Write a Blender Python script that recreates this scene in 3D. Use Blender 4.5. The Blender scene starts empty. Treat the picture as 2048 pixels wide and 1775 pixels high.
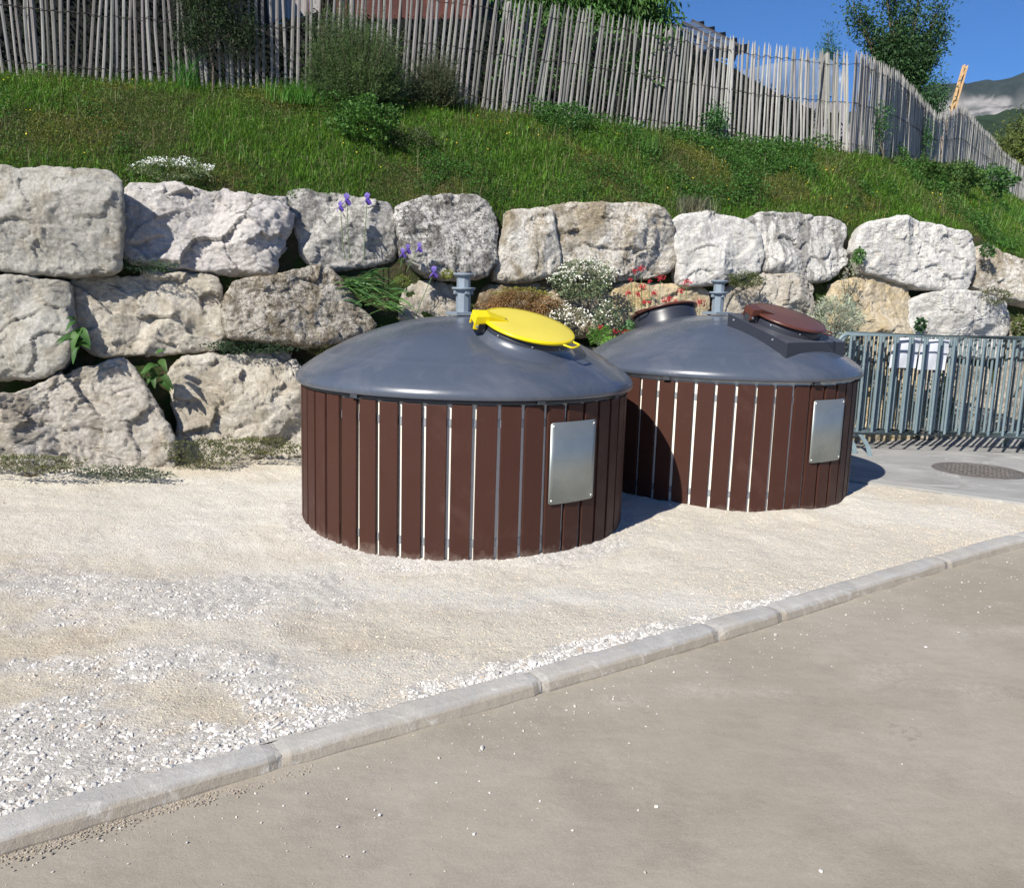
import bpy, math, random
import numpy as np
from mathutils import Matrix, Vector

# ------------------------------------------------------------------ camera, world, sun, exposure
sc = bpy.context.scene
R_BIN = 1.06
K = 1.06 / 0.9
F_PX, PIT, ROLL, HC = 1751.0, .1678, -.0306, 1.2357 * K      # calibrated on the two bins
cd = bpy.data.cameras.new('camera'); cam = bpy.data.objects.new('camera', cd)
sc.collection.objects.link(cam); sc.camera = cam
cd.sensor_width = 36; cd.sensor_fit = 'HORIZONTAL'; cd.lens = F_PX / 2048 * 36
cd.clip_start = .05; cd.clip_end = 6000
cam.matrix_world = Matrix.Translation((0, 0, HC)) @ Matrix.Rotation(math.pi/2 - PIT, 4, 'X') @ Matrix.Rotation(-ROLL, 4, 'Z')
SUN_AZ, SUN_EL = math.radians(34), math.radians(38)            # azimuth the light travels towards (from +Y to +X), elevation
w = bpy.data.worlds.new('World'); sc.world = w; w.use_nodes = True
nt = w.node_tree; bg = nt.nodes['Background']
sky = nt.nodes.new('ShaderNodeTexSky'); sky.sky_type = 'NISHITA'; sky.sun_disc = False
sky.sun_elevation = SUN_EL; sky.sun_rotation = SUN_AZ + math.pi; sky.altitude = 600
sky.air_density = 1.0; sky.dust_density = .0; sky.ozone_density = 2.5
tint = nt.nodes.new('ShaderNodeMix'); tint.data_type = 'RGBA'; tint.blend_type = 'MULTIPLY'; tint.inputs[0].default_value = 1
tint.inputs[7].default_value = (.25, .52, .86, 1)              # a clear, deep spring sky
nt.links.new(sky.outputs[0], tint.inputs[6]); nt.links.new(tint.outputs[2], bg.inputs[0]); bg.inputs[1].default_value = .085
sl = bpy.data.lights.new('sun', 'SUN'); sl.energy = 5.0; sl.angle = math.radians(.53); sl.color = (1, .95, .855)
sun = bpy.data.objects.new('sun', sl); sc.collection.objects.link(sun)
ld = Vector((math.sin(SUN_AZ)*math.cos(SUN_EL), math.cos(SUN_AZ)*math.cos(SUN_EL), -math.sin(SUN_EL)))
sun.rotation_euler = ld.to_track_quat('-Z', 'Y').to_euler(); sun.location = (-6, -8, 9)
sc.view_settings.view_transform = 'Standard'; sc.view_settings.look = 'None'
sc.view_settings.exposure = .60; sc.view_settings.gamma = 1
sc.render.engine = 'CYCLES'

# ------------------------------------------------------------------ helpers
rng = np.random.default_rng(7); random.seed(7)
A = np.array
col = sc.collection

def ray(x, y):
    u = (x-1024)/F_PX; v = -(y-887.5)/F_PX
    cr, sr = math.cos(ROLL), math.sin(ROLL)
    u, v = cr*u+sr*v, -sr*u+cr*v
    c, s = math.cos(PIT), math.sin(PIT)
    return A([u, c+v*s, -s+v*c])
CAM = A([0, 0, HC])
def on_z(x, y, z=0.):
    r = ray(x, y); return CAM + r*((z-HC)/r[2])
def on_y(x, y, Y):
    r = ray(x, y); return CAM + r*(Y/r[1])
W0, WS, WB = 7.75, .36, .22                                   # the boulder wall: Y = W0 + WS*X + WB*z
def on_wall(x, y, off=0.):
    r = ray(x, y); t = (W0+off+WB*HC)/(r[1]-WS*r[0]-WB*r[2]); return CAM + r*t
def on_cyl(x, y, C, R):
    r = ray(x, y); a = r[0]**2+r[1]**2; b = -2*(r[0]*C[0]+r[1]*C[1]); c = C[0]**2+C[1]**2-R*R
    return CAM + r*((-b-math.sqrt(b*b-4*a*c))/2/a)

def tag(o, label=None, cat=None, group=None, kind=None):
    if label: o['label'] = label
    if cat: o['category'] = cat
    if group: o['group'] = group
    if kind: o['kind'] = kind
    return o
def empty(name, loc, label, cat, group=None, rz=0):
    o = bpy.data.objects.new(name, None); col.objects.link(o); o.location = loc; o.rotation_euler = (0, 0, rz)
    o.empty_display_size = .1
    return tag(o, label, cat, group)
def mk(name, V, Fs, mat, parent=None, loc=(0, 0, 0), smooth=False, cols=None):
    """V (n,3), Fs = list of index arrays (m,k) for faces of k corners"""
    me = bpy.data.meshes.new(name)
    V = np.asarray(V, float) - np.asarray(loc, float)
    if isinstance(Fs, np.ndarray): Fs = [Fs]
    Fs = [np.asarray(f, np.int32) for f in Fs if len(f)]
    nl = sum(f.size for f in Fs); nf = sum(len(f) for f in Fs)
    me.vertices.add(len(V)); me.vertices.foreach_set('co', V.astype(np.float32).ravel())
    me.loops.add(nl); me.polygons.add(nf)
    me.loops.foreach_set('vertex_index', np.concatenate([f.ravel() for f in Fs]).astype(np.int32))
    tot = np.concatenate([np.full(len(f), f.shape[1], np.int32) for f in Fs])
    me.polygons.foreach_set('loop_start', np.concatenate([[0], np.cumsum(tot)[:-1]]).astype(np.int32))
    try: me.polygons.foreach_set('loop_total', tot)
    except Exception: pass
    me.polygons.foreach_set('use_smooth', np.full(nf, bool(smooth)))
    if cols is not None:
        at = me.color_attributes.new('Col', 'FLOAT_COLOR', 'POINT')
        c4 = np.ones((len(V), 4), np.float32); c4[:, :3] = cols
        at.data.foreach_set('color', c4.ravel())
    me.update(calc_edges=True); me.validate()
    me.materials.append(mat)
    o = bpy.data.objects.new(name, me); col.objects.link(o)
    if parent is not None:
        o.parent = parent
    else:
        o.location = loc
    return o

class MB:
    """collects simple solids, then links them as one mesh"""
    def __init__(s): s.V = []; s.F = {}; s.n = 0
    def add(s, V, *Fs):
        V = np.asarray(V, float)
        for f in Fs:
            f = np.asarray(f, int)
            if len(f): s.F.setdefault(f.shape[1], []).append(f+s.n)
        s.V.append(V); s.n += len(V)
    def box(s, c, size, M=None, taper=1.):
        h = A(size)/2
        V = A([[x*(taper if z > 0 else 1), y*(taper if z > 0 else 1), z] for z in (-1, 1) for y in (-1, 1) for x in (-1, 1)], float)*h
        if M is not None: V = V@A(M).T
        s.add(V+A(c), [[0, 2, 3, 1], [4, 5, 7, 6], [0, 1, 5, 4], [2, 6, 7, 3], [0, 4, 6, 2], [1, 3, 7, 5]])
    def tube(s, P, r, n=8, cap=True):
        P = np.asarray(P, float); r = np.broadcast_to(np.asarray(r, float), (len(P),))
        T = np.gradient(P, axis=0); T /= np.linalg.norm(T, axis=1)[:, None]+1e-9
        up = A([0, 0, 1.]) if abs(T[0, 2]) < .9 else A([1., 0, 0])
        rings = []
        for i in range(len(P)):
            a = np.cross(T[i], up); a /= np.linalg.norm(a)+1e-9; b = np.cross(a, T[i])
            an = np.arange(n)*2*math.pi/n
            rings.append(P[i]+r[i]*(np.cos(an)[:, None]*a+np.sin(an)[:, None]*b))
        V = np.concatenate(rings); f = []
        for i in range(len(P)-1):
            for j in range(n):
                k = (j+1) % n; f.append([i*n+j, i*n+k, (i+1)*n+k, (i+1)*n+j])
        s.add(V, f)
        if cap:
            m = len(P)-1
            s.add(np.concatenate([V[:n], V[m*n:]]), [list(range(n))[::-1], [n+i for i in range(n)]])
    def lathe(s, prof, n=96, o=(0, 0, 0), M=None, closed=False):
        prof = np.asarray(prof, float); an = np.arange(n)*2*math.pi/n
        V = np.stack([prof[:, 0][:, None]*np.sin(an), -prof[:, 0][:, None]*np.cos(an), np.repeat(prof[:, 1][:, None], n, 1)], -1).reshape(-1, 3)
        m = len(prof); i = np.arange(m-1)[:, None]; j = np.arange(n)[None]; k = (j+1) % n
        f = np.stack([i*n+j, i*n+k, (i+1)*n+k, (i+1)*n+j], -1).reshape(-1, 4)
        if M is not None: V = V@A(M).T
        s.add(V+A(o), f)
    def prism(s, poly, z0, z1, M=None, o=(0, 0, 0)):
        p = np.asarray(poly, float); n = len(p)
        V = np.concatenate([np.c_[p, np.full(n, z0)], np.c_[p, np.full(n, z1)]])
        if M is not None: V = V@A(M).T
        q = [[i, (i+1) % n, n+(i+1) % n, n+i] for i in range(n)]
        s.add(V+A(o), q); s.add(V+A(o), [list(range(n))[::-1], [n+i for i in range(n)]])
    def build(s, name, mat, parent=None, loc=(0, 0, 0), smooth=False, bevel=0, autos=None):
        o = mk(name, np.concatenate(s.V), [np.concatenate(v) for v in s.F.values()], mat, parent, loc, smooth)
        if bevel:
            b = o.modifiers.new('bevel', 'BEVEL'); b.width = bevel; b.segments = 2; b.limit_method = 'ANGLE'; b.angle_limit = math.radians(40)
        return o

# numpy value noise ---------------------------------------------------------
def _h(i, j, k, sd):
    n = (i*374761393 + j*668265263 + k*1274126177 + sd*974634777) & 0xffffffff
    n = ((n ^ (n >> 13))*1274126177) & 0xffffffff
    n = ((n ^ (n >> 16))*2246822519) & 0xffffffff
    return ((n ^ (n >> 15)) & 0xffffff)/float(0xffffff)
def vn(P, sd=0):
    P = np.asarray(P, float); I = np.floor(P).astype(np.int64); f = P-I; f = f*f*f*(f*(f*6-15)+10)
    r = 0
    for a in (0, 1):
        for b in (0, 1):
            for c in (0, 1):
                wgt = (f[..., 0] if a else 1-f[..., 0])*(f[..., 1] if b else 1-f[..., 1])*(f[..., 2] if c else 1-f[..., 2])
                r = r+wgt*_h(I[..., 0]+a, I[..., 1]+b, I[..., 2]+c, sd)
    return r*2-1
def fbm(P, sd=0, o=4, g=.5):
    r = 0; a = 1
    for k in range(o): r = r+a*vn(P*(2.03**k), sd+k*17); a *= g
    return r
def p3(x, y, z=0.): return np.stack(np.broadcast_arrays(np.asarray(x, float), y, z), -1)
def worley(P, sd=0):
    """F1, F2-F1 and id of nearest point on a jittered 3D lattice"""
    I = np.floor(P).astype(np.int64); d1 = np.full(P.shape[:-1], 9.); d2 = d1.copy(); idv = np.zeros(P.shape[:-1]); vec = np.zeros(P.shape)
    for a in (-1, 0, 1):
        for b in (-1, 0, 1):
            for c in (-1, 0, 1):
                J = I+A([a, b, c]); q = np.stack([_h(J[..., 0], J[..., 1], J[..., 2], sd+s) for s in (1, 2, 3)], -1)+J
                d = np.linalg.norm(P-q, axis=-1); h = _h(J[..., 0], J[..., 1], J[..., 2], sd+9)
                m = d < d1; d2 = np.where(m, d1, np.minimum(d2, d)); idv = np.where(m, h, idv); d1 = np.where(m, d, d1); vec = np.where(m[..., None], P-q, vec)
    return d1, d2-d1, idv, vec
def facets(P, sd, slope, step):
    """broken stone: every cell is its own small tilted plane"""
    d1, dd, c, v = worley(P, sd); gx = (c*7.13 % 1)*2-1; gy = (c*13.7 % 1)*2-1
    return slope*(gx*v[..., 0]+gy*v[..., 1])+step*(c-.5)
def sstep(a, b, x): t = np.clip((x-a)/(b-a), 0, 1); return t*t*(3-2*t)
def crv(pts):
    p = A(pts, float); return lambda x: np.interp(x, p[:, 0], p[:, 1])

# materials -----------------------------------------------------------------
class NT:
    def __init__(s, name):
        s.m = bpy.data.materials.new(name); s.m.use_nodes = True; s.t = s.m.node_tree
        s.b = s.t.nodes['Principled BSDF']; s.out = s.t.nodes['Material Output']
        s.tc = s.t.nodes.new('ShaderNodeTexCoord')
    def n(s, typ, **kw):
        x = s.t.nodes.new(typ)
        for k, v in kw.items(): setattr(x, k, v)
        return x
    def l(s, a, b): s.t.links.new(a, b)
    def noise(s, scale, detail=4, rough=.55, vec=None, dist=0., sc3=None):
        x = s.n('ShaderNodeTexNoise'); x.inputs['Scale'].default_value = scale; x.inputs['Detail'].default_value = detail
        x.inputs['Roughness'].default_value = rough; x.inputs['Distortion'].default_value = dist
        v = vec or s.tc.outputs['Object']
        if sc3:
            mp = s.n('ShaderNodeMapping'); mp.inputs['Scale'].default_value = sc3; s.l(v, mp.inputs[0]); v = mp.outputs[0]
        s.l(v, x.inputs['Vector']); return x.outputs['Fac']
    def vor(s, scale, feature='F1', out='Distance'):
        x = s.n('ShaderNodeTexVoronoi', feature=feature); x.inputs['Scale'].default_value = scale
        s.l(s.tc.outputs['Object'], x.inputs['Vector']); return x.outputs[out]
    def ramp(s, fac, a, b, ca=(0, 0, 0, 1), cb=(1, 1, 1, 1)):
        x = s.n('ShaderNodeValToRGB'); e = x.color_ramp.elements; e[0].position = a; e[1].position = b; e[0].color = ca; e[1].color = cb
        s.l(fac, x.inputs[0]); return x.outputs[0]
    def mix(s, fac, a, b, mode='MIX'):
        x = s.n('ShaderNodeMix', data_type='RGBA', blend_type=mode)
        for sock, v in ((x.inputs[0], fac), (x.inputs[6], a), (x.inputs[7], b)):
            if isinstance(v, (int, float)): sock.default_value = v
            elif isinstance(v, tuple): sock.default_value = v if len(v) == 4 else v+(1,)
            else: s.l(v, sock)
        return x.outputs[2]
    def math(s, op, a, b=0.):
        x = s.n('ShaderNodeMath', operation=op)
        for sock, v in ((x.inputs[0], a), (x.inputs[1], b)):
            if isinstance(v, (int, float)): sock.default_value = v
            else: s.l(v, sock)
        return x.outputs[0]
    def bump(s, h, dist=.01, strength=1., prev=None):
        x = s.n('ShaderNodeBump'); x.inputs['Distance'].default_value = dist; x.inputs['Strength'].default_value = strength
        s.l(h, x.inputs['Height'])
        if prev: s.l(prev, x.inputs['Normal'])
        return x.outputs[0]
    def fin(s, colr=None, rough=.8, nrm=None, metal=0., spec=.5):
        if colr is not None:
            if isinstance(colr, tuple): s.b.inputs['Base Color'].default_value = colr if len(colr) == 4 else colr+(1,)
            else: s.l(colr, s.b.inputs['Base Color'])
        if isinstance(rough, (int, float)): s.b.inputs['Roughness'].default_value = rough
        else: s.l(rough, s.b.inputs['Roughness'])
        s.b.inputs['Metallic'].default_value = metal
        s.b.inputs['Specular IOR Level'].default_value = spec
        if nrm: s.l(nrm, s.b.inputs['Normal'])
        return s.m
def simple(name, c, rough=.6, metal=0., var=.12, sc=6., bump=0., bs=80., spec=.5):
    m = NT(name); f = m.noise(sc, 5)
    c1 = tuple(x*(1-var) for x in c); c2 = tuple(min(1, x*(1+var)) for x in c)
    cc = m.mix(m.ramp(f, .3, .7), c1, c2)
    nrm = m.bump(m.noise(bs, 4), bump) if bump else None
    return m.fin(cc, rough, nrm, metal, spec)
def foliage(name, trans=.35, rough=.55):
    m = NT(name)
    at = m.n('ShaderNodeAttribute', attribute_name='Col')
    f = m.noise(9, 3)
    cc = m.mix(1., at.outputs['Color'], m.ramp(f, .25, .75, (.72, .74, .72, 1), (1.22, 1.2, 1.1, 1)), 'MULTIPLY')
    m.fin(cc, rough, spec=.35)
    tr = m.n('ShaderNodeBsdfTranslucent'); m.l(cc, tr.inputs[0])
    ms = m.n('ShaderNodeMixShader'); ms.inputs[0].default_value = trans
    m.l(m.b.outputs[0], ms.inputs[1]); m.l(tr.outputs[0], ms.inputs[2]); m.l(ms.outputs[0], m.out.inputs[0])
    return m.m

def rock_mat(name, base, tint, stain, s_amt=.5, s_sc=3.5, warm=None, w_amt=0., streak=False, pit=0., spk=.35):
    m = NT(name)
    c = m.mix(m.ramp(m.noise(2.2, 5, .6), .35, .65), base, tint)
    if warm: c = m.mix(m.math('MULTIPLY', m.ramp(m.noise(2.6, 6, .65, dist=.6), .46, .62), w_amt), c, warm)
    sv = m.noise(s_sc, 11, .74, dist=.3, sc3=(2.5, 2.5, .5) if streak else None)
    c = m.mix(m.math('MULTIPLY', m.ramp(sv, .475, .545), s_amt), c, stain)
    sp = m.noise(38, 6, .75)
    c = m.mix(1., c, m.ramp(sp, .3, .7, (.72, .71, .69, 1), (1.18, 1.18, 1.18, 1)), 'MULTIPLY')
    crack = m.ramp(m.noise(7, 8, .8, dist=1.5), .495, .505, (0, 0, 0, 1), (1, 1, 1, 1))
    msk = m.ramp(m.noise(s_sc*.8, 6, .65, dist=.8), .36, .54)
    c = m.mix(m.math('MULTIPLY', m.math('MULTIPLY', m.ramp(m.noise(17, 9, .86, dist=.4), .50, .535), msk), spk), c, stain)
    c = m.mix(m.math('MULTIPLY', m.ramp(m.noise(52, 6, .8, dist=.6), .41, .47, (1, 1, 1, 1), (0, 0, 0, 1)), spk*.8), c, stain)
    n1 = m.bump(m.noise(12, 10, .78), .022, 1.)
    n2 = m.bump(m.noise(48, 6, .8, dist=.5), .011, 1., n1)
    if pit: n2 = m.bump(m.noise(30, 3, .6, dist=.4), pit, 1., n2)
    return m.fin(c, .92, n2, spec=.2)

# ------------------------------------------------------------------ shared layout curves (pixel columns of the photograph -> world points)
C1 = A([-.3155, 5.742]); C2 = A([1.637, 7.046]); Z2 = .036
top_y = crv([(-200, 325), (0, 335), (100, 338), (230, 352), (250, 368), (400, 372), (560, 388), (590, 385), (700, 392), (790, 418), (850, 402), (900, 390),
             (960, 396), (1000, 428), (1060, 420), (1110, 416), (1240, 415), (1340, 432), (1370, 438), (1430, 428), (1520, 442), (1560, 426),
             (1650, 428), (1700, 448), (1740, 462), (1800, 445), (1900, 450), (1960, 468), (2000, 496), (2048, 512), (2150, 545), (2400, 600)])
fb_y = crv([(-300, 140), (0, 150), (200, 165), (500, 180), (640, 185), (850, 205), (1000, 225), (1150, 240), (1300, 262), (1500, 290), (1650, 302),
            (1700, 308), (1760, 318), (1811, 326), (1866, 334), (1921, 342), (1976, 366), (2030, 404), (2120, 440), (2400, 520)])
_fd = crv([(1700, 11.15), (1760, 12.0), (1811, 13.3), (1866, 15), (1921, 16.8), (1976, 18.5), (2030, 20), (2120, 22), (2400, 25)])
def base_pt(x):
    p = on_wall(x, float(top_y(x)), .22); return p-A([0, 0, .04])
def fence_pt(x):
    if x <= 1640:
        r = ray(x, float(fb_y(x))); off = 1.85
        t = (W0+off+WB*2.35)/(r[1]-WS*r[0]); return CAM+r*t
    y1640 = fence_pt(1640.)[1]
    Y = float(_fd(x)) if x >= 1700 else y1640+(11.15-y1640)*(x-1640)/60
    return on_y(x, float(fb_y(x)), Y)
XS = np.arange(-280, 2401, 20.)
BP = A([base_pt(x) for x in XS]); TP = A([fence_pt(x) for x in XS])
def slope_pt(x, v):
    """x pixel column (array), v 0 at the boulders .. 1 at the fence"""
    b = np.stack([np.interp(x, XS, BP[:, i]) for i in range(3)], -1); t = np.stack([np.interp(x, XS, TP[:, i]) for i in range(3)], -1)
    v = np.asarray(v)[..., None]
    p = b+(t-b)*v
    bump = .10*np.sin(np.pi*np.clip(v[..., 0], 0, 1))+.05*fbm(p*A([1.3, 1.3, 1.3]), 5, 3)*np.clip(np.sin(np.pi*np.clip(v[..., 0], 0.03, 1)), 0, 1)
    p[..., 2] += bump
    return p

# kerb line ------------------------------------------------------------------
kb = [(0, 1708), (250, 1639), (400, 1595), (560, 1538), (870, 1448), (1079, 1384), (1280, 1335), (1440, 1284), (1650, 1216), (1800, 1170), (2048, 1096)]
KP = A([on_z(x, y, -.06)[:2] for x, y in kb])
KP = np.concatenate([[KP[0]+(KP[0]-KP[1])*8], KP, [KP[-1]+(KP[-1]-KP[-2])*4]])
s_ = np.concatenate([[0], np.cumsum(np.linalg.norm(np.diff(KP, axis=0), axis=1))])
co = [np.polynomial.polynomial.polyfit(s_[1:-1], KP[1:-1, i], 4) for i in (0, 1)]
sk = np.linspace(s_[1], s_[-2], 60)
KM = np.stack([np.polynomial.polynomial.polyval(sk, c) for c in co], -1)
d0 = (KM[0]-KM[1])/np.linalg.norm(KM[0]-KM[1]); d1 = (KM[-1]-KM[-2])/np.linalg.norm(KM[-1]-KM[-2])
KL = np.concatenate([[KM[0]+d0*12], [KM[0]+d0*2.], KM, [KM[-1]+d1*2.], [KM[-1]+d1*14]])
def kerb_y(x): return np.interp(x, KL[:, 0], KL[:, 1])          # road-side edge of kerb
def kerb_side(x, y):
    """signed distance behind the kerb's road edge (positive: gravel side)"""
    dx = (np.interp(x+.01, KL[:, 0], KL[:, 1])-np.interp(x-.01, KL[:, 0], KL[:, 1]))/.02
    return (y-kerb_y(x))/np.sqrt(1+dx*dx)
KW = .115
SLAB = [(2.72, 7.30), (3.30, 6.93), (3.95, 6.50), (7.5, 4.15), (10.5, 6.2), (11.5, 12.2), (5.5, 10.1), (2.3, 8.9)]
def slab_d(x, y):
    a = A([2.72, 7.30]); d = A([7.5-2.72, 4.15-7.30]); d = d/np.linalg.norm(d)
    return -(x-a[0])*d[1]+(y-a[1])*d[0]                         # >0 behind the slab's front edge
def ground_h(x, y):
    x = np.asarray(x, float); y = np.asarray(y, float)
    P = p3(x, y)
    h = .014*fbm(P*.9, 3, 3)+.006*fbm(P*5, 9, 3)
    near = sstep(0, .5, kerb_side(x, y)-KW)
    h = h*(.25+.75*near)-.004
    d1 = np.hypot(x-C1[0], y-C1[1])-R_BIN; d2 = np.hypot(x-C2[0], y-C2[1])-R_BIN
    h = h+.012*np.exp(-np.clip(d1, 0, 9)/.10)*(1+.8*fbm(P*3, 21, 2))
    h = h+(.026+.02*fbm(P*3, 22, 2))*np.exp(-np.clip(d2, 0, 9)/.35)
    h = h-.040*np.exp(-((x-C1[0]-.1)/1.25)**2-((y-4.45)/.62)**2)-.012*np.exp(-((x-C2[0]-.2)/1.0)**2-((y-5.9)/.4)**2)
    wd = (W0+WS*x-y)/1.06
    h = h+.05*sstep(.5, .0, wd)
    dd = slab_d(x, y)
    h = np.where(dd > -.4, h*np.clip(-dd/.4, 0, 1)-.006*np.clip(1+dd/.4, 0, 1), h)
    return h
def to_px(x, y, z=0.):
    c, s = math.cos(PIT), math.sin(PIT); z = z-HC
    d = y*c-z*s; u = x/d; v = (y*s+z*c)/d; cr, sr = math.cos(ROLL), math.sin(ROLL)
    return 1024+F_PX*(cr*u-sr*v), 887.5-F_PX*(sr*u+cr*v)
# patches of loose white chippings (measured on the photograph: x, y, half width, half height, amount), laid on the ground
PATCH = [(120, 1165, 230, 55, .75), (400, 1185, 230, 45, .95), (640, 1180, 110, 40, .75), (60, 1250, 160, 40, .5), (560, 1250, 120, 35, .45), (300, 1350, 330, 40, .85), (560, 1385, 130, 45, .95),
         (150, 1440, 220, 60, 1.), (230, 1520, 300, 80, 1.), (560, 1465, 120, 40, .9), (30, 1560, 130, 60, .9), (820, 1305, 130, 22, .5), (640, 1330, 140, 22, .5), (900, 1360, 170, 22, .6),
         (160, 1045, 170, 22, .35), (430, 1060, 120, 18, .35), (700, 1120, 120, 22, .5)]
BARE = [(415, 1445, 120, 34, 1.), (310, 1490, 60, 16, .5), (760, 1370, 100, 25, .5), (400, 1290, 260, 26, .7), (40, 1365, 90, 26, .7), (300, 1130, 120, 16, .5)]
def coarse(x, y):
    """0..1: where loose white stones lie"""
    x = np.asarray(x, float); y = np.asarray(y, float); P = p3(x, y); ym = np.maximum(y, .8)
    u, v = to_px(x+.05*fbm(P*6, 36, 2), ym+.10*fbm(P*4, 35, 3))
    m = np.zeros(np.shape(u)); h = np.zeros(np.shape(u))
    for a, b, c, d, w_ in PATCH: m = np.maximum(m, w_*np.exp(-(((u-a)/c)**2+((v-b)/d)**2)**1.2*.7))
    for a, b, c, d, w_ in BARE: h = np.maximum(h, w_*np.exp(-(((u-a)/c)**2+((v-b)/d)**2)**1.5*.8))
    m = m*(1-h)*sstep(6.6, 5.6, y)
    ks = kerb_side(x, y)-KW
    m = np.maximum(m, sstep(.20, .03, ks)*sstep(2.6, .6, x)*.9)
    d1 = np.hypot(x-C1[0], y-C1[1])-R_BIN
    m = np.maximum(m, sstep(.34, .04, d1)*.75)
    n = fbm(P*3.2, 31, 4, .6)*.30+fbm(P*13, 33, 2)*.16
    return np.clip(sstep(.22, .85, m+n*(.35+m)), 0, 1)

# ================================================================== SETTING
# far ground ---------------------------------------------------------------
def disc_sheet(name, z, r, mat, label=None):
    n = 96; an = np.arange(n)*2*math.pi/n; V = [[0, 0, z]]; f3 = []; f4 = []
    rr = [8, 30, 120, 500, r]
    for q in rr: V += [[q*math.cos(a), q*math.sin(a), z] for a in an]
    f3 = [[0, 1+i, 1+(i+1) % n] for i in range(n)]
    for k in range(len(rr)-1):
        for i in range(n):
            a = 1+k*n+i; b = 1+k*n+(i+1) % n; f4.append([a, a+n, b+n, b])
    return mk(name, A(V), [A(f3), A(f4)], mat)
m = NT('far_ground'); m_far = m.fin(m.mix(m.noise(.02, 6), (.10, .12, .05), (.16, .15, .09)), .95)
tag(disc_sheet('ground', -.30, 4500, m_far), kind='structure')

# road ---------------------------------------------------------------------
m = NT('dusty_road')
big = m.noise(.8, 5, .6, dist=.4); fine = m.noise(160, 3, .7); mid = m.noise(9, 6, .65, sc3=(1, 2.4, 1))
c = m.mix(m.ramp(big, .32, .68), (.296, .258, .204), (.352, .318, .264))
c = m.mix(m.math('MULTIPLY', m.ramp(m.noise(2.2, 7, .7, dist=.8), .55, .72), .55), c, (.40, .36, .30))
c = m.mix(m.math('MULTIPLY', m.ramp(m.noise(1.5, 6, .6), .56, .75), .30), c, (.25, .21, .165))
c = m.mix(1., c, m.ramp(fine, .25, .75, (.86, .86, .86, 1), (1.10, 1.10, 1.10, 1)), 'MULTIPLY')
c = m.mix(1., c, m.ramp(mid, .3, .7, (.93, .93, .93, 1), (1.05, 1.05, 1.05, 1)), 'MULTIPLY')
c = m.mix(m.math('MULTIPLY', m.ramp(m.vor(55), .0, .09, (1, 1, 1, 1), (0, 0, 0, 1)), m.math('MULTIPLY', m.ramp(m.noise(3, 3), .5, .62), .5)), c, (.55, .52, .47))
c = m.mix(m.math('MULTIPLY', m.ramp(m.noise(6.5, 9, .8, dist=.3), .665, .70), .65), c, (.115, .10, .085))
gt = m.ramp(m.noise(2.3, 5, .65), .42, .62)
atr = m.n('ShaderNodeAttribute', attribute_name='Col'); spr = m.n('ShaderNodeSeparateColor'); m.l(atr.outputs['Color'], spr.inputs[0])
c = m.mix(m.math('MULTIPLY', m.math('MULTIPLY', spr.outputs[0], m.ramp(m.noise(40, 7, .85), .44, .60)), .38), c, (.52, .49, .43))     # chalky shoe prints
c = m.mix(m.math('MULTIPLY', m.math('MULTIPLY', spr.outputs[1], m.ramp(m.noise(30, 6, .8), .50, .58)), .7), c, (.13, .11, .09))    # small damp marks
nn = m.bump(m.math('MULTIPLY', m.noise(210, 4, .8), gt), .0030); nn = m.bump(m.noise(95, 5, .8), .0016, .8, nn); nn = m.bump(m.noise(11, 6, .6), .004, .8, nn)
m_road = m.fin(c, .9, nn, spec=.25)
gx = np.concatenate([np.linspace(-60, -8, 14)[:-1], np.linspace(-8, 14, 440), np.linspace(14, 60, 12)[1:]])
gy0 = np.concatenate([[-40, -20, -8, -3], np.linspace(-1, 1, 120)])
X, T = np.meshgrid(gx, np.linspace(0, 1, 200))
ky = kerb_y(X); ylo = np.minimum(-30., ky-30)
Yr = ylo+(ky+.03-ylo)*(1-(1-T)**4.0)
Zr = -.062+.006*fbm(p3(X, Yr)*.6, 41, 3)*sstep(0, .6, ky-Yr)+.0015*fbm(p3(X, Yr)*6, 43, 3)
Zr += .012*np.exp(-np.clip(ky-Yr, 0, 9)/.07)*(.4+.6*sstep(-.2, .6, fbm(p3(X, Yr)*2.2, 47, 3)))    # dust banked against the kerb
def grid_faces(ny, nx):
    i = np.arange(ny-1)[:, None]; j = np.arange(nx-1)[None]
    return np.stack([i*nx+j, i*nx+j+1, (i+1)*nx+j+1, (i+1)*nx+j], -1).reshape(-1, 4)
def road_marks(pts):
    o = np.zeros(X.shape)
    for a, b, rx, ry in pts:
        p = on_z(a, b, -.062); o = np.maximum(o, np.exp(-(((X-p[0])/rx)**2+((Yr-p[1])/ry)**2)**2))
    return o
prints = road_marks([(1385, 1385, .10, .08), (1540, 1388, .12, .05), (1775, 1338, .13, .06), (1782, 1362, .12, .05), (1918, 1268, .08, .09), (2005, 1262, .16, .06), (1945, 1383, .12, .10), (1440, 1385, .08, .06), (1240, 1400, .1, .05)])
damp = road_marks([(1800, 1460, .05, .03), (1832, 1474, .06, .025), (2025, 1364, .04, .02), (2035, 1388, .05, .02), (1570, 1355, .03, .012), (1760, 1310, .03, .015)])
tag(mk('road', np.stack([X, Yr, Zr], -1).reshape(-1, 3), grid_faces(*X.shape), m_road, smooth=True, cols=np.stack([prints, damp, prints*0], -1).reshape(-1, 3)), kind='structure')

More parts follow.
